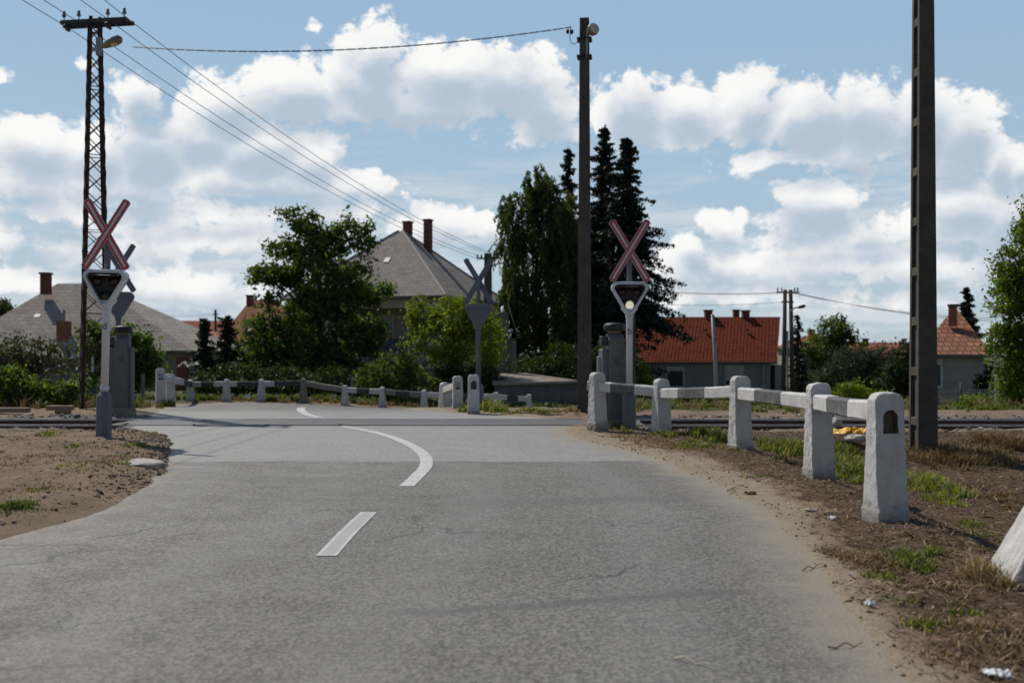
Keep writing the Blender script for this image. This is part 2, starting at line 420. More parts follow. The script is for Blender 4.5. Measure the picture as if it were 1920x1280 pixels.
# ------------------------------------------------------------------ mesh helpers
class MB:
    def __init__(s):
        s.v = []; s.f = []; s.m = []

    def add(s, verts, faces, mi=0):
        o = len(s.v); s.v += [Vector(v) for v in verts]
        s.f += [[i + o for i in f] for f in faces]; s.m += [mi] * len(faces)

    def box(s, c, size, mi=0, rot=None, taper=1.0, tapery=None):
        hx, hy, hz = (q / 2 for q in size); ty = taper if tapery is None else tapery
        vs = [Vector((x * hx * (taper if z > 0 else 1), y * hy * (ty if z > 0 else 1), z * hz)) for z in (-1, 1) for x, y in ((-1, -1), (1, -1), (1, 1), (-1, 1))]
        if rot is not None:
            rm = rot if isinstance(rot, Matrix) else Euler(rot).to_matrix()
            vs = [rm @ v for v in vs]
        c = Vector(c); s.add([v + c for v in vs], [(3, 2, 1, 0), (4, 5, 6, 7), (0, 1, 5, 4), (1, 2, 6, 5), (2, 3, 7, 6), (3, 0, 4, 7)], mi)

    def bar(s, a, b, w, h, mi=0, up=(0, 0, 1)):
        a = Vector(a); b = Vector(b); d = (b - a); L = d.length; d.normalize()
        u = Vector(up)
        if abs(d.dot(u)) > .95: u = Vector((1, 0, 0))
        x = d.cross(u).normalized(); z = x.cross(d).normalized()
        s.box((a + b) / 2, (w, L, h), mi, Matrix((x, d, z)).transposed())

    def tube(s, pts, r0, r1=None, n=8, mi=0, cap=True):
        pts = [Vector(p) for p in pts]; r1 = r0 if r1 is None else r1; k = len(pts)
        o = len(s.v); x = None
        for i, p in enumerate(pts):
            d = (pts[min(i + 1, k - 1)] - pts[max(i - 1, 0)]).normalized()
            if x is None:
                x = d.cross(Vector((0, 0, 1)) if abs(d.z) < .9 else Vector((1, 0, 0))).normalized()
            else:
                x = (x - d * x.dot(d)).normalized()
            y = d.cross(x); r = r0 + (r1 - r0) * i / max(1, k - 1)
            for j in range(n):
                t = 2 * math.pi * j / n; s.v.append(p + (x * math.cos(t) + y * math.sin(t)) * r)
        for i in range(k - 1):
            for j in range(n):
                a = o + i * n + j; b = o + i * n + (j + 1) % n
                s.f.append([a, b, b + n, a + n]); s.m.append(mi)
        if cap:
            s.f.append([o + j for j in range(n)][::-1]); s.m.append(mi)
            s.f.append([o + (k - 1) * n + j for j in range(n)]); s.m.append(mi)

    def lathe(s, prof, n=16, mi=0, c=(0, 0, 0), axis=None):
        o = len(s.v); c = Vector(c)
        rm = Vector((0, 0, 1)).rotation_difference(Vector(axis)).to_matrix() if axis else Matrix.Identity(3)
        for r, z in prof:
            for j in range(n):
                t = 2 * math.pi * j / n; s.v.append(c + rm @ Vector((r * math.cos(t), r * math.sin(t), z)))
        for i in range(len(prof) - 1):
            for j in range(n):
                a = o + i * n + j; b = o + i * n + (j + 1) % n
                s.f.append([a, b, b + n, a + n]); s.m.append(mi)
        s.f.append([o + j for j in range(n)][::-1]); s.m.append(mi)
        s.f.append([o + (len(prof) - 1) * n + j for j in range(n)]); s.m.append(mi)

    def prism_y(s, poly, y0, y1, mi=0, c=(0, 0, 0)):
        """poly in (x, z), extruded from y0 (front) to y1"""
        n = len(poly); c = Vector(c)
        s.add([c + Vector((x, y0, z)) for x, z in poly] + [c + Vector((x, y1, z)) for x, z in poly],
              [list(range(n)), list(range(2 * n - 1, n - 1, -1))] + [(i, i + n, (i + 1) % n + n, (i + 1) % n) for i in range(n)], mi)

    def ring_y(s, outer, inner, y0, y1, mi=0, c=(0, 0, 0)):
        n = len(outer); c = Vector(c)
        vs = [c + Vector((x, y, z)) for y in (y0, y1) for L in (outer, inner) for x, z in L]
        fs = []
        for i in range(n):
            j = (i + 1) % n
            fs += [(i, j, n + j, n + i), (2 * n + j, 2 * n + i, 3 * n + i, 3 * n + j), (i, 2 * n + i, 2 * n + j, j), (n + j, 3 * n + j, 3 * n + i, n + i)]
        s.add(vs, fs, mi)

    def build(s, name, mats, parent=None, bevel=0, seg=1, smooth=False, rough=0, sub=0):
        me = bpy.data.meshes.new(name)
        me.from_pydata([tuple(v) for v in s.v], [], s.f)
        for m in (mats if isinstance(mats, (list, tuple)) else [mats]): me.materials.append(m)
        me.polygons.foreach_set('material_index', s.m)
        bm = bmesh.new(); bm.from_mesh(me)
        bmesh.ops.recalc_face_normals(bm, faces=bm.faces)
        if bevel:
            bmesh.ops.bevel(bm, geom=[e for e in bm.edges if e.calc_face_angle(0) > .35], offset=bevel, segments=seg, affect='EDGES', profile=.5)
        if sub:
            bmesh.ops.triangulate(bm, faces=[f for f in bm.faces if len(f.verts) > 4])
            bmesh.ops.subdivide_edges(bm, edges=bm.edges, cuts=sub, use_grid_fill=True)
        if rough:
            from mathutils import noise as mn
            for v in bm.verts:
                v.co += mn.noise_vector(v.co * 9 + Vector((len(s.v), 0, 0))) * rough + mn.noise_vector(v.co * 31) * rough * .5
        for f in bm.faces: f.smooth = smooth
        bm.to_mesh(me); bm.free(); me.update()
        return link(name, me, parent)


def link(name, me, parent=None):
    o = bpy.data.objects.new(name, me); COL.objects.link(o)
    if parent is not None: o.parent = parent
    return o


def tag(o, label=None, cat=None, group=None, kind=None):
    for k, v in (('label', label), ('category', cat), ('group', group), ('kind', kind)):
        if v: o[k] = v
    return o


def thing(name, label, cat, loc=(0, 0, 0), rz=0, group=None):
    o = bpy.data.objects.new(name, None); COL.objects.link(o)
    o.location = loc; o.rotation_euler = (0, 0, rz); o.empty_display_size = .2
    return tag(o, label, cat, group)


def copy_tree(o, parent=None):
    c = o.copy(); COL.objects.link(c); c.parent = parent
    for ch in list(o.children): copy_tree(ch, c)
    return c


def np_mesh(name, V, F, mats, attrs=None, parent=None, smooth=False):
    V = np.ascontiguousarray(V, np.float32); F = np.ascontiguousarray(F, np.int32); n, k = F.shape
    me = bpy.data.meshes.new(name)
    me.vertices.add(len(V)); me.vertices.foreach_set('co', V.ravel())
    me.loops.add(n * k); me.loops.foreach_set('vertex_index', F.ravel())
    me.polygons.add(n); me.polygons.foreach_set('loop_start', np.arange(0, n * k, k, dtype=np.int32))
    for m in (mats if isinstance(mats, (list, tuple)) else [mats]): me.materials.append(m)
    me.update(calc_edges=True)
    me.polygons.foreach_set('use_smooth', np.full(n, bool(smooth)))
    for a, val in (attrs or {}).items():
        me.attributes.new(a, 'FLOAT', 'POINT').data.foreach_set('value', np.ascontiguousarray(val, np.float32))
    return link(name, me, parent)


def rounded(poly, r, n=6):
    out = []; k = len(poly)
    for i in range(k):
        p = Vector(poly[i]); a = (Vector(poly[i - 1]) - p).normalized(); b = (Vector(poly[(i + 1) % k]) - p).normalized()
        rr = r[i] if isinstance(r, (list, tuple)) else r
        ang = a.angle(b); t = rr / math.tan(ang / 2); cen = p + (a + b).normalized() * (rr / math.sin(ang / 2))
        s0 = p + a * t - cen; s1 = p + b * t - cen
        th0 = math.atan2(s0.y, s0.x); th1 = math.atan2(s1.y, s1.x); d = (th1 - th0 + math.pi) % (2 * math.pi) - math.pi
        for q in range(n + 1):
            th = th0 + d * q / n; out.append((cen.x + rr * math.cos(th), cen.y + rr * math.sin(th)))
    return out


# ------------------------------------------------------------------ road outline
PAIRS = [((-3.4, -12), (2.2, -12)), ((-3.42, -8), (2.0, -8)), ((-3.45, -4), (1.7, -4)), ((-3.48, -1), (1.5, -1)), ((-3.5, 1.5), (1.48, 1.5)), ((-3.53, 3.3), (1.52, 3.2)), ((-3.6, 5), (1.66, 4.6)), ((-3.56, 7), (2.0, 7.0)), ((-3.42, 8.2), (2.1, 8.7)),
         ((-3.6, 9.8), (2.0, 10.4)), ((-3.95, 11.4), (1.74, 12.4)), ((-4.6, 13.4), (1.32, 14.2)), ((-5.35, 15.4), (.92, 15.9)), ((-6.6, 17.4), (1.0, 17.5)),
         ((-7.2, 19.6), (1.0, 19.6)), ((-7.7, 21.5), (-.9, 21.4)), ((-8.5, 24.3), (-2.0, 23)), ((-9.3, 27.5), (-2.6, 26)), ((-10.6, 31.0), (-2.6, 29)),
         ((-11.8, 35), (-2.2, 29.9)), ((-9.5, 37.3), (-1.2, 30.2)), ((-5, 36.4), (.6, 29.9)), ((0, 36.3), (4, 29.4)), ((6, 36.9), (8, 29.3)),
         ((20, 38), (20, 30.5)), ((60, 44), (60, 40)), ((150, 60), (150, 56))]


def catmull(pts, per=16):
    p = [np.array(q, float) for q in pts]; p = [2 * p[0] - p[1]] + p + [2 * p[-1] - p[-2]]
    out = []
    for i in range(1, len(p) - 2):
        a, b, c, d = p[i - 1:i + 3]
        for k in range(per):
            t = k / per
            out.append(.5 * (2 * b + (c - a) * t + (2 * a - 5 * b + 4 * c - d) * t * t + (3 * b - a - 3 * c + d) * t ** 3))
    out.append(p[-2]); return np.array(out)


RL = catmull([a for a, b in PAIRS], 20); RR = catmull([b for a, b in PAIRS], 20)


def jag(L, seed, a=.05):
    nx = fbm(L[:, 0] * 2.3, L[:, 1] * 2.3, 4, seed); return L + np.stack([nx * a * 2, nx * a * .6], 1)


RL = jag(RL, 5, .10); RR = jag(RR, 9, .09)
ROADPOLY = np.concatenate([RL, RR[::-1]])


def in_road(x, y):
    inside = np.zeros(x.shape, bool); p = ROADPOLY; q = np.roll(p, 1, 0)
    for (x1, y1), (x2, y2) in zip(p, q):
        c = ((y1 > y) != (y2 > y))
        if c.any():
            xx = (x2 - x1) * (y - y1) / ((y2 - y1) or 1e-9) + x1
            inside ^= c & (x < xx)
    return inside


def edge_dist(x, y):
    """signed distance to the road edge, positive outside"""
    P0 = ROADPOLY; out = np.empty(x.size); xf = x.ravel(); yf = y.ravel()
    for i in range(0, xf.size, 4000):
        a = xf[i:i + 4000, None] - P0[None, :, 0]; b = yf[i:i + 4000, None] - P0[None, :, 1]
        out[i:i + 4000] = np.sqrt((a * a + b * b).min(1))
    out = out.reshape(x.shape)
    return np.where(in_road(x, y), -out, out)


# ------------------------------------------------------------------ ground sheet
def ground_height(x, y, ed=None):
    if ed is None: ed = edge_dist(x, y)
    b = base(x, y)
    z = b + .006
    out = S(0, .5, ed)
    z = z + fbm(x * 2.6, y * 2.6, 5, 21) * .10 * out * (1 - S(24, 40, y) * .5) + fbm(x * 9, y * 9, 3, 33) * .035 * S(-.05, .25, ed)
    # low bank of loose earth beside the near bend
    z = z + .06 * S(.0, .5, ed) * (1 - S(2.5, 4, ed)) * (x < -2) * (1 - S(14, 16, y)) * S(4, 8, y)
    # track bed
    tb = (1 - S(1.25, 1.75, np.abs(y - 18.7))) * S(.15, .5, ed) * ((x < -6.6) | (x > 2.4))
    z = z * (1 - tb) + (-.22) * tb + fbm(x * 11, y * 11, 2, 77) * .03 * tb
    # under the road
    z = z - .09 * S(.02, -.28, ed)
    return z


def axis_lines(a0, a1, step, lo, hi, grow=1.12):
    L = list(np.arange(a0, a1, step)); s = step; v = a0; pre = []
    while v > lo:
        s *= grow; v -= s; pre.append(v)
    s = step; v = L[-1]; post = []
    while v < hi:
        s *= grow; v += s; post.append(v)
    return np.array(pre[::-1] + L + post)


gx = axis_lines(-9.5, 7.5, .065, -500, 500); gy = axis_lines(3.4, 21.5, .065, -60, 900)
GX, GY = np.meshgrid(gx, gy)
ED = edge_dist(GX, GY)
GZ = ground_height(GX, GY, ED)
nx_, ny_ = len(gx), len(gy)
idx = np.arange(nx_ * ny_).reshape(ny_, nx_)
Fq = np.stack([idx[:-1, :-1].ravel(), idx[:-1, 1:].ravel(), idx[1:, 1:].ravel(), idx[1:, :-1].ravel()], 1)
right_side = (GX > -.5)
a_sand = np.where(right_side & (GY < 17.6), 1 - S(.2, .85, ED + .4 * S(11, 6, GY)), .0) + np.where((GY > 20.2) & (GY < 45), (1 - S(.3, 1.1, ED)) * .7, 0)
a_mulch = np.where(right_side, S(.45, 1.0, ED + .45 * S(11, 6, GY)) * (1 - S(16.2, 17.3, GY)), 0) * S(17.5, 12, GY - GX * .4)
a_mulch = np.clip(a_mulch + np.where(GX > 3.0, (1 - S(15.3, 16.4, GY)), 0), 0, 1)
a_grav = (1 - S(1.5, 1.9, np.abs(GY - 18.7))) * np.clip(((GX < -6.6) | (GX > 2.2)) * 1.0, 0, 1)
a_green = np.maximum(S(23.5, 30, GY) * S(.3, 1.2, ED) * .8, S(21.6, 23, GY) * (GX > 1.5) * .62)
ground = np_mesh('ground', np.stack([GX.ravel(), GY.ravel(), GZ.ravel()], 1), Fq, M['ground'],
                 dict(sand=a_sand.ravel(), mulch=a_mulch.ravel(), gravel=a_grav.ravel(), green=a_green.ravel()), smooth=True)
tag(ground, 'bare earth verge and dry ground around the crossing', 'ground', kind='structure')

# ------------------------------------------------------------------ road sheet
def lane_mesh():
    nl = 14; V = []; E = []
    W = np.linspace(0, 1, nl); AC = np.repeat(np.concatenate([[0], W, [1]])[None], len(RL), 0)
    n = len(RL)
    for w in W:
        xy = RL * (1 - w) + RR * w
        width = np.linalg.norm(RL - RR, axis=1)
        V.append(np.stack([xy[:, 0], xy[:, 1], base(xy[:, 0], xy[:, 1]) + .0], 1)); E.append(np.minimum(w, 1 - w) * width)
    V = np.stack(V, 1); E = np.stack(E, 1)
    low = V[:, [0, -1]].copy(); low[:, :, 2] -= .3
    V = np.concatenate([low[:, :1], V, low[:, 1:]], 1); E = np.concatenate([E[:, :1], E, E[:, -1:]], 1)
    k = nl + 2; ii = np.arange(n * k).reshape(n, k)
    Fq = np.stack([ii[:-1, :-1].ravel(), ii[:-1, 1:].ravel(), ii[1:, 1:].ravel(), ii[1:, :-1].ravel()], 1)
    o = np_mesh('road', V.reshape(-1, 3), Fq, M['asphalt'], dict(edge=E.ravel(), across=AC.ravel()))
    return tag(o, 'grey asphalt road bending over the railway', 'road', kind='structure')


lane_mesh()


def strip(name, line, w0, w1, z, mat, label, lift_end=0):
    line = catmull(line, 14); n = len(line)
    t = np.gradient(line, axis=0); t /= np.linalg.norm(t, axis=1)[:, None]; nrm = np.stack([-t[:, 1], t[:, 0]], 1)
    ww = np.linspace(w0, w1, n)[:, None] / 2; V = []; E = []
    for k in np.linspace(-1, 1, 7):
        q = line + nrm * ww * k; V.append(np.stack([q[:, 0], q[:, 1], base(q[:, 0], q[:, 1]) + z], 1)); E.append(np.full(n, (1 - abs(k)) * .8))
    V = np.stack(V, 1); E = np.stack(E, 1); E[0] = 0; E[-1] = 0; k = 7; ii = np.arange(n * k).reshape(n, k)
    F = np.stack([ii[:-1, :-1].ravel(), ii[:-1, 1:].ravel(), ii[1:, 1:].ravel(), ii[1:, :-1].ravel()], 1)
    o = np_mesh(name, V.reshape(-1, 3), F, mat, dict(edge=E.ravel()))
    return tag(o, label, 'road marking', kind='structure')


strip('road_marking', [(-1.19, 6.38), (-1.19, 7.2), (-1.17, 8.13)], .135, .135, .005, M['paint'], 'short worn white dash on the asphalt')
strip('road_marking', [(-1.03, 9.72), (-1.0, 10.6), (-1.0, 11.6), (-1.14, 12.8), (-1.5, 14.3), (-2.02, 15.8), (-2.55, 16.9), (-3.05, 17.7)], .148, .16, .005, M['paint'], 'curved white centre line running up to the rails')
strip('road_marking', [(-3.85, 20.0), (-4.38, 21.2), (-4.92, 23.2), (-5.35, 25.5), (-5.6, 27.6), (-5.62, 29.4), (-5.35, 31.2)], .18, .2, .006, M['paint'], 'hooked white centre line beyond the rails')

# ------------------------------------------------------------------ track
def rail(y, label):
    r = thing('railway_rail', label, 'rail', (0, y, 0), 0, 'rails of the single track')
    prof = [(-.075, -.172), (.075, -.172), (.075, -.160), (.014, -.135), (.010, -.045), (.036, -.034), (.036, -.004), (.028, 0), (-.028, 0), (-.036, -.004), (-.036, -.034), (-.010, -.045), (-.014, -.135), (-.075, -.160)]
    n = len(prof)
    for nm, sel, mt in (('rail_body', prof, M['rail_side']),):
        b = MB(); x0, x1 = -120., 120.; z0 = .012
        vs = [(x, p[0], p[1] + z0) for x in (x0, x1) for p in prof]
        b.add(vs, [list(range(n)), list(range(2 * n - 1, n - 1, -1))] + [(i, (i + 1) % n, (i + 1) % n + n, i + n) for i in range(n)])
        b.build(nm, mt, r)
    t = MB(); t.box((0, 0, .014), (239, .052, .003)); t.box((0, -.0372, -.007), (239, .002, .018)); t.build('running_surface', M['rail_top'], r)
    return r


rail(17.97, 'rusty rail on the near side of the single track')
rail(19.47, 'rusty rail on the far side of the single track')
pn = MB(); pn.box((-2.45, 18.72, .004), (9.7, 1.36, .012)); cp = pn.build('crossing_panel', simple('dark crossing panel', (.085, .085, .088), .7, .2, 3, (.15, .145, .14), .5, bmp=.3), bevel=.004)
tag(cp, 'dark flat crossing panel filling the gap between the rails', 'crossing panel', kind='structure')
gp = MB(); gp.box((-2.45, 17.91, .001), (9.7, .075, .012)); gq = gp.build('rail_gap_strip', M['black_band']); tag(gq, 'black gap strip along the near rail', 'crossing strip', kind='structure')
for px in (364, 502, 637):
    b = MB(); b.lathe([(.03, 0), (.03, .018), (.012, .022)], 8); o = b.build('panel_bolt', M['rust_dark']); o.location = (P(px, 797, 17.87).x, 17.86, .007)
    tag(o, 'small rusty bolt at the edge of the crossing panel', 'bolt', 'bolts along the crossing panel')


# ------------------------------------------------------------------ barrier posts and bars
POST_N = 0


def post(px, pyb, pyt, rz, label, niche=False, w=.31, mat=None, d=None, lean=0, group='white posts of the crossing barriers', z=None):
    global POST_N; POST_N += 1
    p = hit(px, pyb) if d is None else Vector((P(px, pyb, d).x, d, 0))
    if d is not None: p.z = float(base(p.x, d)) if z is None else z
    H = (HOR - pyt) / FOC * p.y + EYE - p.z
    t = thing('barrier_post', label, 'post', p, rz, group)
    k = w / .31
    w0, w1, d0, d1 = .25 * k, .235 * k, .24 * k, .135 * k
    lo = -.25
    rows = [(w0 / 2 + .006, d0 / 2 + .016, lo), (w0 / 2 + .006, d0 / 2 + .016, .07), (w0 / 2, d0 / 2, .10), (w1 / 2, d1 / 2, H - .055), (w1 / 2 * .78, d1 / 2 * .97, H - .014), (w1 / 2 * .4, d1 / 2 * .95, H)]
    b = MB(); n = len(rows)

    def dd(zz):
        return (d0 + (d1 - d0) * max(0, min(1, (zz - .1) / (H - .155)))) / 2
    b.add([(sx * x, sy * y, zz) for x, y, zz in rows for sx, sy in ((-1, -1), (1, -1), (1, 1), (-1, 1))],
          [(3, 2, 1, 0), (4 * n - 4, 4 * n - 3, 4 * n - 2, 4 * n - 1)] + [(4 * i + j, 4 * i + (j + 1) % 4, 4 * i + 4 + (j + 1) % 4, 4 * i + 4 + j) for i in range(n - 1) for j in range(4)])
    o = b.build('post_body', mat or M['post_white'], t, bevel=.008, seg=1)
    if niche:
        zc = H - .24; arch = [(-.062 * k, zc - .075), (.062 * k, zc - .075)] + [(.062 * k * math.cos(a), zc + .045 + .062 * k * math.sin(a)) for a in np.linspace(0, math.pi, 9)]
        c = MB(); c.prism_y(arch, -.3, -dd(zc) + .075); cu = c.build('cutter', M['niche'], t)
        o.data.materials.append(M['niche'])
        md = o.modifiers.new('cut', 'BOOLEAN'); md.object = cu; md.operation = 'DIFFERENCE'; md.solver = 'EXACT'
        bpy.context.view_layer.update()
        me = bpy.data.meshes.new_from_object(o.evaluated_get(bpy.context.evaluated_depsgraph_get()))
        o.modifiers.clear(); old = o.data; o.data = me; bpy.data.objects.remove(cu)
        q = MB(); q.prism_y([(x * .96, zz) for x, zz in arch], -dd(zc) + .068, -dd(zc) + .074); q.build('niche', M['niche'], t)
    # worn plaster: ragged arrises
    bm = bmesh.new(); bm.from_mesh(o.data)
    from mathutils import noise as mn
    bmesh.ops.triangulate(bm, faces=[f for f in bm.faces if len(f.verts) > 4])
    for it in range(4 if H > .6 and p.y < 20 else 1):
        bmesh.ops.subdivide_edges(bm, edges=[e for e in bm.edges if e.calc_length() > .06], cuts=1)
        bmesh.ops.triangulate(bm, faces=[f for f in bm.faces if len(f.verts) > 4])
    jn = .55 if niche else 1.0
    for v in bm.verts:
        v.co += jn * mn.noise_vector(v.co * 17 + Vector((POST_N * 3.1, 0, 0))) * .009 + jn * mn.noise_vector(v.co * 41 + Vector((POST_N * 1.1, 0, 0))) * .005 + mn.noise_vector(v.co * 5 + Vector((0, POST_N, 0))) * .006
    bm.to_mesh(o.data); bm.free()
    if lean: t.rotation_euler = (0, lean, rz)
    t['top'] = H
    return t, p, H


def bar_between(A, B, za, zb, label, bands='wgw', w=.15, h=.165, ext=(.02, .0), group='painted bars of the crossing barriers', mats=None):
    a = Vector((A.x, A.y, A.z + za)); b = Vector((B.x, B.y, B.z + zb)); d = (b - a).normalized()
    a = a - d * ext[0]; b = b + d * ext[1]
    mm = dict(w=M['white'], g=M['grey_band'], k=M['black_band'], o=M['old_conc'])
    ks = sorted(set(bands)); n = len(bands)
    q = MB(); u = Vector((0, 0, 1)); x = d.cross(u).normalized(); z = x.cross(d).normalized()
    pr = [(-w / 2, -h / 2 + .015), (-w / 2 + .015, -h / 2), (w / 2 - .015, -h / 2), (w / 2, -h / 2 + .015), (w / 2, h / 2 - .02), (w / 2 - .02, h / 2), (-w / 2 + .02, h / 2), (-w / 2, h / 2 - .02)]
    L = (b - a).length; nb = n * 5; m = len(pr); vs = []; fs = []
    sag = random.uniform(.0, .02)
    for i in range(nb + 1):
        t = i / nb
        for (xx, zz) in pr:
            jx = random.gauss(0, .0022); jz = random.gauss(0, .0022)
            vs.append(d * (t * L) + x * (xx + jx) + z * (zz + jz - sag * math.sin(math.pi * t)))
    o0 = 0
    q.add(vs, [], 0)
    for i in range(nb):
        mi = ks.index(bands[min(n - 1, i // 5)])
        for j in range(m):
            q.f.append([i * m + j, i * m + (j + 1) % m, (i + 1) * m + (j + 1) % m, (i + 1) * m + j]); q.m.append(mi)
    q.f.append(list(range(m))[::-1]); q.m.append(ks.index(bands[0])); q.f.append([nb * m + j for j in range(m)]); q.m.append(ks.index(bands[-1]))
    ob = q.build('barrier_bar', [mm[k] for k in ks]); ob.location = a
    return tag(ob, label, 'barrier bar', group)


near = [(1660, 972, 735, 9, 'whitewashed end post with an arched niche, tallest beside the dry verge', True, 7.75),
        (1535, 890, 718, 8, 'white post second from the niched end post, grass at its foot', False, 10.7),
        (1388, 844, 705, 17, 'white post with a round-headed socket, middle of the near barrier row', False, 13.4),
        (1240, 815, 710, 24, 'white post just beside the red and white crossing signal', False, 16.0),
        (1120, 800, 698, 28, 'white post in front of the grey cabinet, end of the near barrier', False, 16.75)]
NP = []
for px, yb, yt, rz, lab, ni, d in near:
    NP.append(post(px, yb, yt, R(rz), lab, ni, d=d, z=EYE - (yb - HOR) / FOC * d))
blab = ['thick white bar with a grey band reaching the niched end post', 'white bar with a worn grey band between the second and middle posts',
        'white bar with a grey band level in front of the red tiled house', 'white bar with a dark band passing in front of the crossing signal']
for i in range(4):
    (t1, A, h1), (t2, B, h2) = NP[i], NP[i + 1]
    bar_between(B, A, h2 - .20 - (.03 if i else 0), h1 - .155 - (.0 if i == 0 else .05), blab[i], 'wgw', ext=(.16, -.04 if i == 0 else .0))
# the tilted post by the verge
tp, pp, hh = post(1888, 1105, 660, R(8), 'white post leaning hard over in the dry grass at the picture edge', False, d=5.75, z=-.14, w=.36)
tp.rotation_euler = (0, R(31), R(6))
tp.location.x += .02

far_specs = [(301, 755, 690, 25, 'niched white post at the start of the far fence beside the grey cabinet', True, .31, 27.0),
             (319, 752, 700, 30, 'white post close behind the niched one on the far corner', False, .31, 29.5)]
FP = []
for px, yb, yt, rz, lab, ni, w, d in far_specs:
    FP.append(post(px, yb, yt, R(rz), lab, ni, w=w, d=d, z=EYE - (yb - HOR) / FOC * d, group='posts of the far barrier'))
outer = [(357, 752, 712, 'w', 'white far post beside the brick edged shed wall'), (425, 752, 711, 'w', 'white far post before the dark thuja'), (490, 752, 711, 'w', 'white far post in front of the big tree with a pale sheet beside it'),
         (569, 755, 709, 'o', 'unpainted dark grey far post at the crest of the fence'), (647, 762, 722, 'w', 'white far post below the big tree, first after the grey post'), (717, 764, 725, 'w', 'white far post in front of the low lean-to roof'),
         (795, 768, 731, 'w', 'white far post nearest the slanted post of the island'), (930, 770, 735, 'w', 'white far post just past the island signal'), (992, 771, 739, 'w', 'white last post in front of the concrete shed')]
ds = [38.2, 37.9, 37.8, 37.6, 37.2, 37.1, 37.0, 37.6, 37.8]
OP = []
for (px, yb, yt, m, lab), d in zip(outer, ds):
    OP.append(post(px, yb, yt, R(88), lab, False, w=.34, mat=M['post_white'] if m == 'w' else M['old_conc'], d=d, z=EYE - (yb - HOR) / FOC * d, group='posts of the far barrier'))
chain = [FP[1]] + OP[:7] + OP[7:]
bands = ['wk', 'wkw', 'wkk', 'wkk', 'oo', 'wkw', 'oko', 'wwkw', 'wkw']
fl = ['short white and black bar turning the far corner', 'white and black bar before the dark thuja', 'half black bar just before the pale blue sheet', 'black and white bar under the big tree', 'bare grey bar sloping down from the grey post',
      'white bar with a black band below the lean-to', 'weathered brown bar by the slanted post', 'white bar passing behind the island posts', 'white bar with a black band before the concrete shed']
for i in range(len(chain) - 1):
    (t1, A, h1), (t2, B, h2) = chain[i], chain[i + 1]
    bar_between(A, B, h1 - .17, h2 - .17, fl[i], bands[i], w=.16, h=.2, group='bars of the far barrier')
bar_between(FP[0][1], FP[1][1], FP[0][2] - .2, FP[1][2] - .2, 'foreshortened white bar joining the two corner posts', 'ww', group='bars of the far barrier')
isl = [(888, 775, 702, 4, 'niched white post in front of the far signal mast', True, .31, 21.4), (858, 768, 705, 8, 'niched white post behind and beside the first island post', True, .31, 24.3), (834, 767, 717, 38, 'white post at the island end seen edge on with a bar stub', False, .34, 27.0)]
IP = []
for px, yb, yt, rz, lab, ni, w, d in isl:
    IP.append(post(px, yb, yt, R(rz), lab, ni, w=w, d=d, z=EYE - (yb - HOR) / FOC * d, group='posts on the island'))
bar_between(IP[1][1], IP[2][1], IP[1][2] - .2, IP[2][2] - .2, 'short white bar between the two rear island posts', 'ww', group='bars on the island')


# ------------------------------------------------------------------ crossing signals
def text_mesh(body, size, mat, name='letter'):
    cu = bpy.data.curves.new('letter', 'FONT'); cu.body = body; cu.size = size; cu.align_x = 'CENTER'; cu.extrude = .001
    ob = bpy.data.objects.new('letter', cu); COL.objects.link(ob); bpy.context.view_layer.update()
    me = bpy.data.meshes.new_from_object(ob.evaluated_get(bpy.context.evaluated_depsgraph_get()))
    bpy.data.objects.remove(ob); me.materials.clear(); me.materials.append(mat)
    me.transform(Matrix.Rotation(math.pi / 2, 4, 'X'))
    return me


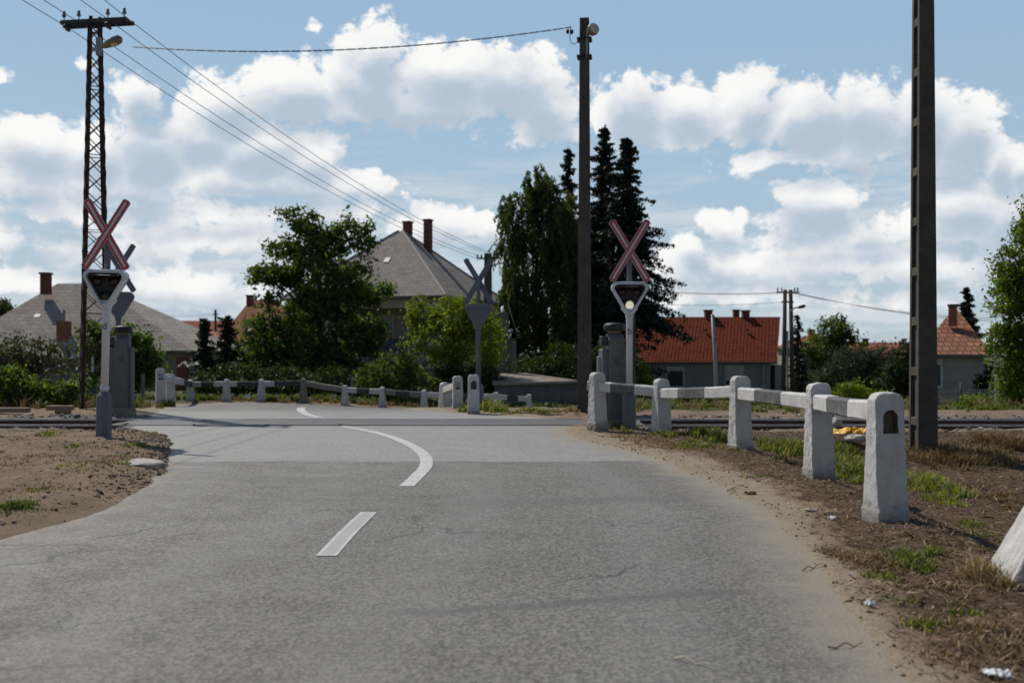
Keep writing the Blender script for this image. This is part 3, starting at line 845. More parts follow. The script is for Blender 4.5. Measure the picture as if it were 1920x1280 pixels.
def signal(loc, rz, label, letter, lit, mast_m='sign_white', group='railway crossing signals'):
    t = thing('crossing_signal', label, 'railway signal', loc, rz, group)
    b = MB(); b.lathe([(.118, -.3), (.118, .66), (.10, .685), (.062, .73)], 8); b.build('base_sleeve', M['steel_grey'], t, smooth=False)
    b = MB(); b.lathe([(.056, .70), (.056, 1.93), (.062, 1.97)], 20); mast = b.build('mast', M[mast_m], t, smooth=True)
    b = MB(); b.lathe([(.066, .76), (.066, .80)], 16); b.build('clamp', M[mast_m], t)
    b = MB(); b.lathe([(.045, 2.56), (.045, 3.15), (.03, 3.17)], 16); b.build('upper_mast', M['steel_grey'], t, smooth=True)
    # neck spreading into the head
    b = MB(); b.add([(sx * w, y, z) for z, w, h in ((1.93, .057, .055), (2.0, .068, .06), (2.10, .15, .065)) for sx, y in ((-1, -h), (1, -h), (1, h), (-1, h))],
                    [(0, 1, 5, 4), (1, 2, 6, 5), (2, 3, 7, 6), (3, 0, 4, 7), (4, 5, 9, 8), (5, 6, 10, 9), (6, 7, 11, 10), (7, 4, 8, 11), (3, 2, 1, 0), (8, 9, 10, 11)]); b.build('neck', M[mast_m], t, bevel=.012)
    hz = 2.30
    out = rounded([(.385, .245), (-.385, .245), (0, -.41)][::-1], [.10, .10, .10], 7)
    inn = rounded([(.30, .19), (-.30, .19), (0, -.325)][::-1], [.06, .06, .06], 7)
    b = MB(); b.ring_y(out, inn, -.13, .03, 0, (0, 0, hz)); fr = b.build('head_frame', M[mast_m], t, bevel=.008)
    b = MB(); b.prism_y(out, .032, .055, 0, (0, 0, hz)); b.build('back_plate', M['steel_grey'], t, bevel=.004)
    fold = MB(); fold.box((0, .062, hz + .12), (.66, .012, .012)); fold.build('back_rib', M['steel_grey'], t)
    b = MB(); b.prism_y([(x * 1.02, z * 1.02) for x, z in inn], -.05, -.03, 0, (0, 0, hz)); face = b.build('signal_face', M['black_gloss'], t)
    # visor: black hood along the top of the opening
    b = MB(); b.add([(x, y, hz + z) for x, y, z in [(-.25, -.04, .187), (.25, -.04, .187), (.24, -.24, .15), (-.24, -.24, .15), (-.25, -.04, .179), (.25, -.04, .179), (.24, -.24, .142), (-.24, -.24, .142)]],
                    [(0, 1, 2, 3), (7, 6, 5, 4), (0, 4, 5, 1), (1, 5, 6, 2), (2, 6, 7, 3), (3, 7, 4, 0)]); b.build('visor', M['black_gloss'], t)
    for (x, z, mt, hood) in ((-.125, .07, 'lens_red', 1), (.125, .07, 'lens_red', 1), (0, -.15, 'lens_lit' if lit else 'lens_clear', 1)):
        b = MB(); b.lathe([(.07, 0), (.066, .011), (.045, .022), (.016, .028)], 24, 0, (x, -.051, hz + z), (0, -1, 0)); le = b.build('lens', M[mt], t, smooth=True)
        h = MB(); n = 12; vs = []; fs = []
        for k in range(n + 1):
            a = R(10) + R(160) * k / n; dep = .05 + .07 * math.sin(math.pi * k / n)
            for rr in (.073, .079):
                vs += [(x + rr * math.cos(a), -.05, hz + z + rr * math.sin(a)), (x + rr * math.cos(a), -.05 - dep, hz + z + rr * math.sin(a))]
        for k in range(n):
            o = k * 4; p = o + 4
            fs += [(o, o + 1, p + 1, p), (o + 2, p + 2, p + 3, o + 3), (o + 1, o + 3, p + 3, p + 1)]
        h.add(vs, fs); h.build('hood', M['black_gloss'], le)
    for i, sgn in enumerate((-1, 1)):
        a = math.atan2(1.06, .64 * sgn); yb = -.07 - .024 * i
        for nm, L, w, y0, y1, mt in (('crossbuck_arm', 1.2, .122, yb, yb + .016, M['steel_grey']),):
            e = L / 2; c = .035
            rect = [(-e, -w / 2 + c), (-e + c * .6, -w / 2), (e - c * .6, -w / 2), (e, -w / 2 + c), (e, w / 2 - c), (e - c * .6, w / 2), (-e + c * .6, w / 2), (-e, w / 2 - c)]

            def rot(pl, s=1., sh=0):
                ca, sa = math.cos(a), math.sin(a); return [(x * ca - z * sa, x * sa + z * ca) for x, z in pl]
            b = MB(); b.prism_y(rot(rect), y0, y1, 0, (0, 0, 3.07)); arm = b.build(nm, mt, t)

            def shrunk(m_, cc):
                ee = e - m_; ww = w / 2 - m_; return [(-ee, -ww + cc), (-ee + cc * .6, -ww), (ee - cc * .6, -ww), (ee, -ww + cc), (ee, ww - cc), (ee - cc * .6, ww), (-ee + cc * .6, ww), (-ee, ww - cc)]
            b = MB(); b.prism_y(rot(shrunk(.001, .033)), y0 - .0025, y0 - .0002, 0, (0, 0, 3.07)); b.build('pale_edge', M['sign_refl'], arm)
            b = MB(); b.prism_y(rot(shrunk(.009, .028)), y0 - .0045, y0 - .0027, 0, (0, 0, 3.07)); b.build('red_band', M['sign_red'], arm)
            b = MB(); b.prism_y(rot(shrunk(.041, .012)), y0 - .0065, y0 - .0047, 0, (0, 0, 3.07)); b.build('stripe', M['sign_refl'], arm)
    b = MB(); b.box((0, -.035, 3.07), (.06, .1, .06)); b.build('crossbuck_bracket', M['galv'], t)
    if letter:
        o = link('letter', text_mesh(letter, .15, M['letter']), mast); o.location = (0, -.0585, 1.66)
    return t


def solve(px, py_base, d):
    p = P(px, py_base, d); return p


sl = signal(P(194, 825, 14.9), R(2), 'red and white crossing signal with unlit lamps standing on bare dirt, letter d on mast', 'd', False)
sl.rotation_euler = (0, R(1.25), R(2))
sg = signal(P(1180, 809, 16.95), R(-1), 'red and white crossing signal with its white lamp lit behind the white barrier', 'b', True)
signal(P(897, 778, 22.8), R(180 - 3), 'grey back of a crossing signal rising from the island before the lime shrub', None, False, 'steel_grey')
signal(P(222, 766, 21.7), R(180 + 8), 'grey back of a crossing signal half hidden behind the unlit one, above the relay cabinet', None, False, 'steel_grey')


# ------------------------------------------------------------------ relay cabinets
def cabinet(loc, rz, label, H):
    t = thing('relay_cabinet', label, 'cabinet', loc, rz, 'grey relay cabinets')
    b = MB(); b.box((0, 0, .03), (.58, .42, .22), 0, None, .93); b.build('plinth', M['old_conc'], t, bevel=.012)
    b = MB(); b.box((0, .06, .14 + (H - .38) / 2), (.5, .26, H - .38)); b.build('cabinet_body', M['cab_grey'], t, bevel=.012)
    b = MB(); b.box((.03, -.10, .14 + (H - .2) / 2), (.32, .06, H - .2)); f = b.build('front_panel', M['cab_grey'], t, bevel=.01)
    b = MB(); b.box((.03, -.134, .16 + .42), (.22, .008, .74)); b.build('door', M['cab_grey'], f, bevel=.003)
    b = MB(); b.box((.13, -.142, .62), (.02, .015, .09)); b.build('handle', M['galv'], f)
    b = MB()
    for k in range(4): b.box((.03, -.133, H * .68 + .03 * k), (.12, .006, .008))
    b.build('vent', M['black_steel'], f)
    # sloping hood
    b = MB(); b.add([(x, y, z) for x in (-.12, .19) for y, z in ((-.128, H - .35), (-.128, H - .09), (-.03, H + .02), (.12, H + .02), (.12, H - .35))],
                    [(0, 1, 2, 3, 4), (9, 8, 7, 6, 5), (0, 5, 6, 1), (1, 6, 7, 2), (2, 7, 8, 3), (3, 8, 9, 4), (4, 9, 5, 0)]); b.build('hood', M['steel_grey'], t, bevel=.008)
    b = MB(); b.lathe([(.10, H + .02), (.14, H + .05), (.14, H + .07)], 18, 0, (.03, .03, 0)); b.build('neck_ring', M['lamp_shell'], t)
    b = MB(); b.lathe([(.20, H + .07), (.215, H + .10), (.215, H + .17), (.19, H + .20), (.09, H + .215)], 24, 0, (.03, .03, 0)); b.build('bell_housing', M['black_gloss'], t, smooth=True)
    b = MB(); b.box((-.2, .02, H - .10), (.13, .16, .17)); b.build('side_box', M['black_steel'], t, bevel=.015)
    t.scale = (.86, .9, 1)
    return t


cabinet(P(228, 776, 20.7), R(3), 'grey relay cabinet beyond the rails below a signal back', 1.62)
cabinet(P(1150, 801, 17.28), R(12), 'grey relay cabinet behind the white barrier beside the lit signal', 1.60)
jb = thing('junction_box', 'small pale grey rounded box on a post by the relay cabinet', 'junction box', P(1127, 798, 17.35))
b = MB(); b.box((0, 0, .45), (.1, .08, .9)); b.build('stand', M['cab_grey'], jb)
b = MB(); b.box((0, 0, 1.03), (.145, .13, .36)); b.build('box', M['galv'], jb, bevel=.03, seg=3)


# ------------------------------------------------------------------ poles
def window_pole(px, py_base, d, H, w, dep, n, rz, label, topw=.6, step=None, lo=-.4, first=.35, hole_h=.72):
    """tapering concrete pole; one pair of opposite faces carries a row of arched recesses"""
    p = P(px, py_base, d); t = thing('concrete_pole', label, 'utility pole', p, rz, 'concrete poles')
    b = MB()

    def half(z, full):
        return full / 2 * (1 - (1 - topw) * z / H)
    # core slab, set back on the recessed faces
    rec = .045
    lev = [lo, H]

    def ring(z, hx, y0, y1):
        return [(-hx, y0, z), (hx, y0, z), (hx, y1, z), (-hx, y1, z)]
    # core
    v = []
    for z in lev:
        v += ring(z, half(z, w) - rec, -half(z, dep) + .02, half(z, dep) - .02)
    bx = [(3, 2, 1, 0), (4, 5, 6, 7), (0, 1, 5, 4), (1, 2, 6, 5), (2, 3, 7, 6), (3, 0, 4, 7)]
    b.add(v, bx)
    # two full flanges (front and back)
    fl = .07
    for sgn in (-1, 1):
        v = []
        for z in lev:
            a = half(z, dep); y0, y1 = sorted((sgn * a, sgn * (a - fl)))
            v += ring(z, half(z, w), y0, y1)
        b.add(v, bx)
    # cross ribs closing each recess
    zs = np.linspace(first, H - .15, n + 1)
    for z in zs:
        hx = half(z, w) - .003; a = half(z, dep) - fl + .004
        b.box((0, 0, z), (2 * hx, 2 * a, .12))
    o = b.build('pole_shaft', M['pole_conc'], t, bevel=.008)
    return t, p


pr, ppr = window_pole(1731, 836, 14.0, 9.6, .275, .35, 13, R(0), 'dark concrete pole with a ladder of recesses standing in dry grass', topw=.62)
pc, ppc = window_pole(1096, 775, 21.6, 8.55, .30, .32, 12, R(-7), 'slim concrete pole with a small floodlight at its top', topw=.66)
# fittings on the slim pole
b = MB(); b.box((.06, -.12, 8.0), (.05, .05, .62)); b.build('lamp_bracket', M['galv'], pc)
lh = MB(); lh.lathe([(.07, -.06), (.115, -.03), (.13, .04), (.12, .1)], 16, 0, (.17, -.18, 8.24), (.55, -.75, .15)); lmp = lh.build('floodlight', M['lamp_shell'], pc, smooth=True)
b = MB(); b.lathe([(.115, .102), (.10, .112)], 16, 0, (.17, -.18, 8.24), (.55, -.75, .15)); b.build('lens', M['lamp_glass'], lmp)
for z in (8.1, 7.72):
    b = MB(); b.box((0, 0, z), (.32, .31, .035)); b.build('clamp', M['black_steel'], pc)
for dx, z in ((-.36, 8.26), (-.27, 8.25)):
    b = MB(); b.lathe([(.02, -.05), (.035, -.02), (.035, .03), (.015, .05)], 10, 0, (dx, -.1, z)); b.build('insulator', M['black_steel'], pc)
b = MB(); b.tube([(-.12, -.1, 8.06), (-.2, -.1, 7.98), (-.28, -.1, 8.0), (-.31, -.1, 8.12), (-.3, -.1, 8.36)], .008, None, 6); b.build('cable_loop', M['wire'], pc)


def lattice():
    H = 9.25; t = thing('lattice_tower', 'dark rusty steel lattice power pole with a crossarm and street lamp', 'power pole', P(178, 766, 23.6), R(-9))
    w0, w1 = .325, .132
    SG = ((-1, -1), (1, -1), (1, 1), (-1, 1)); c_, s_ = math.cos(R(9 + 26.6)), math.sin(R(9 + 26.6))

    def cor(z, i):
        h = w0 + (w1 - w0) * z / H; sx, sy = SG[i]; return Vector(((sx * c_ - sy * s_) * h, (sx * s_ + sy * c_) * h, z))
    ux, uy = Vector((c_, s_, 0)), Vector((-s_, c_, 0))
    for i in range(4):
        sx, sy = SG[i]; b = MB(); a = cor(-.3, i); c = cor(H, i)
        for w, h in ((.08, .012), (.012, .08)):
            off = ux * (-sx * (w / 2 - .005)) + uy * (-sy * (h / 2 - .005))
            b.add([p + off + ux * (x * w / 2) + uy * (y * h / 2) for p in (a, c) for x, y in ((-1, -1), (1, -1), (1, 1), (-1, 1))], [(3, 2, 1, 0), (4, 5, 6, 7), (0, 1, 5, 4), (1, 2, 6, 5), (2, 3, 7, 6), (3, 0, 4, 7)])
        b.build('leg', M['rust_dark'], t)
    for q in range(4):
        b = MB(); z = .1; k = 0; i, j = q, (q + 1) % 4
        while z < H - .5:
            h = .56 - .22 * z / H
            b.bar(cor(z, i), cor(z + h, j), .052, .016); b.bar(cor(z + h * .04, j), cor(z + h * 1.04, i), .052, .016)
            if k % 4 == 3: b.bar(cor(z + h, i), cor(z + h, j), .05, .012)
            z += h; k += 1
        b.build('lacing', M['rust_dark'], t)
    b = MB(); b.box((.06, -.15, H - .12), (1.68, .08, .09)); b.box((.06, .15, H - .12), (1.68, .08, .09)); b.box((-.74, 0, H - .12), (.05, .3, .06)); b.box((.86, 0, H - .12), (.05, .3, .06))
    ca = b.build('crossarm', M['black_steel'], t)
    for x in (-.70, -.32, .42, .84):
        b = MB(); b.lathe([(.012, H - .07), (.012, H + .0), (.045, H + .01), (.05, H + .05), (.03, H + .09), (.038, H + .13), (.02, H + .15)], 10, 0, (x, -.15, 0)); b.build('insulator', M['porcelain'], ca)
    for x in (-.55, .5):
        b = MB(); b.lathe([(.03, -.1), (.06, -.06), (.04, -.02), (.06, .02), (.04, .06), (.03, .1)], 10, 0, (x, -.28, H - .3), (.6, .2, -.7)); b.build('strain_insulator', M['black_steel'], ca)
    # street lamp reaching to one side
    b = MB(); b.box((.17, -.12, H - .72), (.1, .1, .42)); b.tube([(.17, -.13, H - .8), (.42, -.22, H - .72)], .03, None, 8); arm = b.build('lamp_arm', M['galv'], t)
    ax = Vector((.98, -.25, .22)).normalized(); c = Vector((.30, -.2, H - .76))
    b = MB(); b.lathe([(.03, 0), (.065, .08), (.09, .22), (.11, .42), (.1, .54), (.05, .6)], 14, 0, c, ax); hd = b.build('lamp_head', M['lamp_shell'], t, smooth=True)
    b = MB(); b.lathe([(.05, .26), (.085, .34), (.09, .46), (.05, .54)], 12, 0, c + Vector((0, 0, -.035)), ax); b.build('lens', M['lamp_glass'], hd, smooth=True)
    b = MB(); b.box((.12, -.3, 1.05), (.07, .012, .36)); b.build('number_plate', M['shutter'], t)
    return t


TW = lattice()


def wire(a, b, sag, label, r=.011, group='overhead wires', n=28):
    a = Vector(a); b = Vector(b); pts = []
    for i in range(n + 1):
        t = i / n; p = a.lerp(b, t); p.z -= sag * 4 * t * (1 - t); pts.append(p - a)
    q = MB(); q.tube(pts, r, None, 5); o = q.build('overhead_wire', M['wire'], None, smooth=True); o.location = a
    return tag(o, label, 'power line', group)


FARP = P(915, 480, 45)
for (sx, sy), (ex, ey), (bx, bz) in zip(((127, 52), (160, 50), (215, 46), (248, 42)), ((893, 484), (902, 482), (922, 478), (930, 478)), ((-10.9, 9.0), (-10.4, 9.0), (-9.4, 9.0), (-8.7, 9.0))):
    a = P(sx, sy, 23.5); wire(a, P(ex, ey, 45), .55, 'thin power line descending from the lattice pole to the far street pole', .009, 'power lines from the lattice pole to the far pole')
    dirv = (Vector((bx, 12, bz)) - a) / (23.5 - 12); wire(a, a + dirv * 36, .35, 'thin power line leaving the lattice pole crossarm up and out of view', .009, 'power lines leaving the lattice pole skyward')
tc = thing('overhead_wire', 'twisted cable strung from the lattice pole to the slim floodlight pole', 'power line', (0, 0, 0))
for ph in (0, math.pi):
    a = P(248, 88, 23.4); c = P(1072, 51, 21.5); q = MB(); pts = []
    for i in range(241):
        t = i / 240; p = a.lerp(c, t); p.z -= .28 * 4 * t * (1 - t); th = i * .52 + ph; pts.append(p + Vector((0, math.cos(th), math.sin(th))) * .011)
    q.tube(pts, .0075, None, 4); q.build('cable_strand', M['wire'], tc)

# far street pole by the big house
fp = thing('street_pole', 'grey concrete street pole with a lamp arm half hidden by the far signal', 'utility pole', P(915, 745, 45))
b = MB(); b.box((0, 0, 3.05), (.42, .36, 6.9), 0, None, .8); b.build('pole_shaft', M['pole_conc'], fp, bevel=.01)
b = MB(); b.tube([(.2, 0, 5.95), (.5, -.05, 6.05), (.8, -.05, 6.08)], .035, None, 8); b.build('lamp_arm', M['galv'], fp)
b = MB(); b.box((0, 0, 6.28), (1.0, .07, .07)); b.build('crossarm', M['black_steel'], fp)
for x in (-.48, -.3, .3):
    b = MB(); b.lathe([(.02, 0), (.05, .03), (.03, .12), (.04, .15)], 8, 0, (x, 0, 6.31)); b.build('insulator', M['porcelain'], fp)

# twin-legged pole with lamp by the red tiled house
ap = thing('street_pole', 'twin-legged dark power pole with a small street lamp beside the red tiled house', 'utility pole', P(1477, 740, 50))
s50 = FOC / 50
for dx in (-.16, .18):
    b = MB(); b.tube([(dx * 1.4, 0, -.5), (dx * .8, 0, (740 - 543) / s50)], .125, .10, 8); b.build('leg', M['pole_conc'], ap, smooth=True)
for z, w in (((740 - 548) / s50, 1.15), ((740 - 566) / s50, .6), ((740 - 640) / s50, .5)):
    b = MB(); b.box((.0, 0, z), (w, .09, .08)); b.build('crossarm', M['black_steel'], ap)
for x in (-.5, -.3, .35, .5):
    b = MB(); b.lathe([(.02, 0), (.045, .04), (.03, .14), (.04, .18)], 8, 0, (x, 0, (740 - 546) / s50)); b.build('insulator', M['porcelain'], ap)
b = MB(); b.tube([(.1, -.1, 3.2), (.1, -.12, 4.2), (.3, -.15, 4.35), (.55, -.15, 4.4)], .035, None, 8); b.build('lamp_arm', M['galv'], ap)
b = MB(); b.lathe([(.03, 0), (.08, .1), (.09, .3), (.04, .42)], 10, 0, (.45, -.15, 4.36), (.95, 0, .25)); b.build('lamp_head', M['black_steel'], ap, smooth=True)
b = MB(); b.tube([(-.05, -.16, -.4), (-.05, -.16, 3.2)], .05, None, 8); b.build('conduit', M['galv'], ap)
gp_ = thing('steel_pole', 'plain grey steel pole standing alone before the red tiled house', 'pole', P(1343, 784, 31.5))
b = MB(); b.tube([(0, 0, -.3), (-.02, 0, 1.6), (-.12, 0, 3.28)], .065, .05, 10); b.build('pole_shaft', M['galv'], gp_, smooth=True)
b = MB(); b.lathe([(.07, 0), (.07, .03)], 10, 0, (-.1, 0, 3.2)); b.build('cap', M['galv'], gp_)
dk = thing('timber_pole', 'thin dark timber pole just behind the lit signal mast', 'pole', P(1188, 770, 33))
b = MB(); b.tube([(0, 0, -.4), (0, 0, 3.35)], .075, .06, 8); b.build('pole_shaft', M['bark'], dk, smooth=True)
sp = thing('street_pole', 'short dark pole among the distant orange roofs', 'utility pole', P(404, 690, 85))
b = MB(); b.tube([(0, 0, -2), (0, 0, 5.0)], .13, .1, 8); b.build('pole_shaft', M['pole_conc'], sp)
b = MB(); b.box((0, 0, 4.6), (.5, .08, .08)); b.build('crossarm', M['black_steel'], sp)
for k, (y0, y1, h) in enumerate(((548, 532, .2), (549, 534, .35), (566, 563, .2))):
    wire(P(1463 + k * 4, y0, 50), P(1040, y1 - 14, 58), .4, 'faint power line from the twin-legged pole to behind the spruces', .010, 'power lines behind the spruces')
for k in range(3):
    wire(P(1478 + k * 6, 548, 50), P(1960, 594 + 4 * k, 64), .5, 'faint power line from the twin-legged pole towards the brown roof', .010, 'power lines over the brown roof')
for k in range(2):
    wire(P(210, 583 + 3 * k, 60), P(404, 588 + 3 * k, 85), .2, 'faint power line over the distant orange roofs', .010, 'power lines over the orange roofs')


# ------------------------------------------------------------------ houses
def wall_box(mb, x0, x1, y0, y1, z0, z1, mi=0):
    mb.box(((x0 + x1) / 2, (y0 + y1) / 2, (z0 + z1) / 2), (x1 - x0, y1 - y0, z1 - z0), mi)


def hip(name, c, r, mats, parent, th=.14):
    """hipped roof on eave corners c (front-left, front-right, back-right, back-left) and ridge r (left, right)"""
    c = [Vector(q) for q in c]; r = [Vector(q) for q in r]
    b = MB(); lo = [q - Vector((0, 0, th)) for q in c]
    b.add(c + r + lo, [(0, 1, 5, 4), (1, 2, 5), (2, 3, 4, 5), (3, 0, 4)], 0)
    b.add(c + r + lo, [(9, 8, 7, 6), (0, 6, 7, 1), (1, 7, 8, 2), (2, 8, 9, 3), (3, 9, 6, 0)], 1)
    o = b.build(name, mats, parent)
    for e in ((0, r[0]), (1, r[1]), (2, r[1]), (3, r[0])):
        pass
    return o


def chimney(parent, loc, w, h, mat='brick_dark', cap=True, d=None, name='chimney'):
    b = MB(); b.box((loc[0], loc[1], loc[2] + h / 2), (w, d or w, h)); o = b.build(name, M[mat], parent)
    if cap:
        b = MB(); b.box((loc[0], loc[1], loc[2] + h + .04), (w * 1.25, (d or w) * 1.25, .09)); b.build('chimney_cap', M['soot'], o)
    return o


def window(parent, x, z, w, h, y, shutter=0):
    b = MB(); b.box((x, y - .02, z), (w + .16, .08, h + .16)); f = b.build('window', M['frame_white'], parent)
    b = MB(); b.box((x, y - .065, z), (w, .02, h)); b.build('pane', M['glass'], f)
    b = MB(); b.box((x, y - .10, z - h / 2 - .11), (w + .26, .14, .05)); b.build('sill', M['shutter'], f)
    if shutter:
        b = MB(); b.box((x, y - .09, z + h / 2 - shutter / 2), (w + .04, .05, shutter)); b.build('shutter', M['shutter'], f)
    return f


# big house with the grey pyramid roof, turned a little away
bh = thing('house', 'two storey beige house under a steep grey pyramid roof with tall chimneys', 'house', (-4.0, 60.0, -1.2), R(-20))
W_, D_ = 11.6, 11.2; ez = 6.0; top = 10.75
b = MB(); wall_box(b, -W_ + .55, -6.6, .55, D_ - .5, -1, ez - .1); wall_box(b, -6.6, -.55, 2.6, D_ - .5, -1, ez - .1); wall_box(b, -6.6, -.55, .55, 2.6, -1, 2.3); wall_box(b, -2.0, -.55, .55, 2.6, 2.3, ez - .1); wall_box(b, -6.6, -2.0, .55, 2.6, 5.3, ez - .1)
b.build('wall', M['wall_beige'], bh)
rf = hip('roof', [(-W_, 0, ez), (0, 0, ez), (0, D_, ez), (-W_, D_, ez)], [(-W_ / 2 - .15, D_ / 2, top), (-W_ / 2 + .15, D_ / 2, top)], [M['roof_slate'], M['fascia']], bh)
b = MB()
for a, c in (((0, 0, ez), (-W_ / 2 + .15, D_ / 2, top)), ((-W_, 0, ez), (-W_ / 2 - .15, D_ / 2, top)), ((0, D_, ez), (-W_ / 2 + .15, D_ / 2, top))): b.tube([Vector(a) + Vector((0, 0, .02)), Vector(c) + Vector((0, 0, .02))], .07, None, 6)
b.build('hip_tiles', M['hip_tile'], rf)
b = MB(); q0 = Vector((-W_ * .47, D_ * .265, ez + (top - ez) * .53 + .03)); b.box(q0, (.38, .5, .06), 0, (R(40), 0, 0)); b.build('roof_hatch', M['frame_white'], rf)
chimney(rf, (-W_ / 2 + .3, D_ / 2 + .5, top - .75), .5, 1.35); chimney(rf, (-W_ / 2 + 1.72, D_ / 2 + .7, top - 1.8), .46, 2.5)
b = MB(); b.box((-4.3, .6, 2.85), (4.5, .06, 1.0)); bp = b.build('balcony_panel', M['blue_panel'], bh)
b = MB(); b.box((-4.3, .58, 3.4), (4.6, .1, .07)); b.build('balcony_rail', M['brick_dark'], bp)
window(bh, -5.3, 4.1, .9, 1.5, 2.58); window(bh, -3.2, 4.0, 1.0, 1.3, 2.58)
b = MB(); b.add([(-7.5, -1.9, 1.15), (-1.4, -1.9, 1.15), (-1.4, .55, 2.2), (-7.5, .55, 2.2), (-7.5, -1.9, 1.0), (-1.4, -1.9, 1.0), (-1.4, .55, 2.05), (-7.5, .55, 2.05)], [(0, 1, 2, 3), (7, 6, 5, 4), (0, 4, 5, 1), (1, 5, 6, 2), (2, 6, 7, 3), (3, 7, 4, 0)]); b.build('lean_to_roof', M['roof_felt'], bh)

# dark gabled building behind the far signal
sb = thing('house', 'tall dark grey gable wall with a sunlit tiled edge behind the far signal', 'house', (0, 0, 0))
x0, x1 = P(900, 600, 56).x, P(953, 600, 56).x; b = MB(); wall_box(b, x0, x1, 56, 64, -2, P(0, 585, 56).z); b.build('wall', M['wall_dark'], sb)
x2 = P(968, 600, 56).x
b = MB(); b.add([(x1 - .02, 55.7, P(0, 565, 56).z), (x2 + .1, 55.7, P(0, 632, 56).z), (x2 + .1, 64.2, P(0, 632, 56).z), (x1 - .02, 64.2, P(0, 565, 56).z)] + [(x1 - .02, 55.7, P(0, 569, 56).z), (x2 + .1, 55.7, P(0, 636, 56).z), (x2 + .1, 64.2, P(0, 636, 56).z), (x1 - .02, 64.2, P(0, 569, 56).z)], [(0, 1, 2, 3), (7, 6, 5, 4), (0, 4, 5, 1), (1, 5, 6, 2), (2, 6, 7, 3), (3, 7, 4, 0)]); b.build('roof', M['roof_slate'], sb)
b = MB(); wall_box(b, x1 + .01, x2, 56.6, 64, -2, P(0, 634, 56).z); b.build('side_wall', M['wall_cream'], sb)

# grey-roofed bungalow behind the lattice pole
ha = thing('house', 'low bungalow with a broad grey slate hip roof behind the lattice pole', 'house', (0, 0, 0))
d = 50; zr = P(0, 530, 55).z; ze = P(0, 657, 50).z
c0 = P(-110, 657, 50); c1 = P(360, 657, 50)
rfa = hip('roof', [(c0.x, 50, ze), (c1.x, 50, ze), (c1.x, 61, ze), (c0.x, 61, ze)], [(P(108, 0, 55.5).x, 55.5, zr), (P(178, 0, 55.5).x, 55.5, zr)], [M['roof_slate'], M['fascia_green']], ha)
b = MB(); wall_box(b, c0.x + .5, c1.x - .5, 50.5, 60.5, -2, ze - .1); b.build('wall', M['wall_beige'], ha)
b = MB(); wall_box(b, c1.x - .95, c1.x - .47, 50.46, 50.9, -1.5, ze - .35); b.build('brick_pier', M['brick'], ha)
chimney(rfa, (P(86, 0, 54).x, 54, P(0, 552, 54).z), .44, 1.1); b = MB(); b.box((P(70, 0, 52).x, 52.0, P(0, 592, 52).z), (.3, .3, .06), 0, (R(35), 0, 0)); b.build('roof_hatch', M['frame_white'], rfa)
# front annexe
an = MB(); a0 = P(-60, 610, 46); a1 = P(160, 610, 46); a2 = P(-60, 668, 44); a3 = P(160, 668, 44)
an.add([a2, a3, a1, a0] + [q - Vector((0, 0, .12)) for q in (a2, a3, a1, a0)], [(0, 1, 2, 3), (7, 6, 5, 4), (0, 4, 5, 1), (1, 5, 6, 2), (2, 6, 7, 3), (3, 7, 4, 0)]); an.build('annexe_roof', M['roof_slate'], ha)
b = MB(); wall_box(b, a2.x + .3, a3.x - .2, 44.2, 46, -2, a2.z - .05); b.build('annexe_wall', M['wall_dark'], ha)
pc_ = P(116, 657, 45); chimney(ha, (pc_.x, 45.2, pc_.z - .4), .48, 1.72, 'brick', False)
b = MB(); b.tube([(pc_.x, 45.2, pc_.z + 1.2), (pc_.x, 45.2, pc_.z + 1.85)], .06, None, 8); b.build('flue', M['galv'], ha)


def small_house(label, pxl, pxr, py_eave, py_ridge, rl, rr, d, depth, wall, roof, gz=-2.0, fascia='fascia', phi=0.0):
    t = thing('house', label, 'house', (0, 0, 0), -phi); sh_ = lambda q: 960 + math.tan(math.atan((q - 960) / FOC) - phi) * FOC; pxl, pxr, rl, rr = map(sh_, (pxl, pxr, rl, rr)); ze = P(0, py_eave, d).z; zr = P(0, py_ridge, d + depth / 2).z
    a, c = P(pxl, 0, d).x, P(pxr, 0, d).x; y1 = d + depth; k = 1
    r = hip('roof', [(a, d, ze), (c, d, ze), (c, y1, ze), (a, y1, ze)], [(P(rl, 0, d + depth / 2).x, d + depth / 2, zr), (P(rr, 0, d + depth / 2).x, d + depth / 2, zr)], [M[roof], M[fascia]], t)
    b = MB(); wall_box(b, a + .35, c - .35, d + .35, y1 - .35, gz, ze - .1); b.build('wall', M[wall], t)
    return t, r


# red tiled house (gable ends)
eh, er = small_house('bungalow with a bright red pantiled gable roof and shaded grey wall', 1186, 1457, 678, 594, 1202, 1463, 66, 8.5, 'wall_grey', 'roof_red', -2.6)
eg = P(1457, 678, 66)
for k, (px, w, h) in enumerate(((1328, .5, .45), (1385, .4, .5), (1398, .48, .42))):
    q = P(px, 595, 70.3); chimney(er, (q.x, 70.3 + (.8 if k == 1 else 0), q.z - .3), w, h + .3, 'brick_dark')
for px in (1236, 1323, 1401):
    q = P(px, 621, 68.6); b = MB(); b.box((q.x, 68.62, q.z + .12), (.22, .2, .12)); b.build('vent_tile', M['roof_red'], er)
zz = P(0, 705, 66.3).z
window(eh, P(1266, 0, 66.3).x, zz - .05, 1.05, 1.2, 66.34, .2); window(eh, P(1376, 0, 66.3).x, zz + .05, 1.1, 1.2, 66.34, .95)
b = MB(); b.tube([(P(1431, 0, 66.2).x, 66.2, P(0, 680, 66).z), (P(1431, 0, 66.2).x, 66.2, -2.3)], .05, None, 8); b.build('downpipe', M['shutter'], eh)
# low wing beside the red house
ew = MB(); wall_box(ew, P(1452, 0, 67).x, P(1467, 0, 67).x, 66.8, 73, -2.6, P(0, 684, 67).z); ew.build('side_wall', M['wall_cream'], eh)

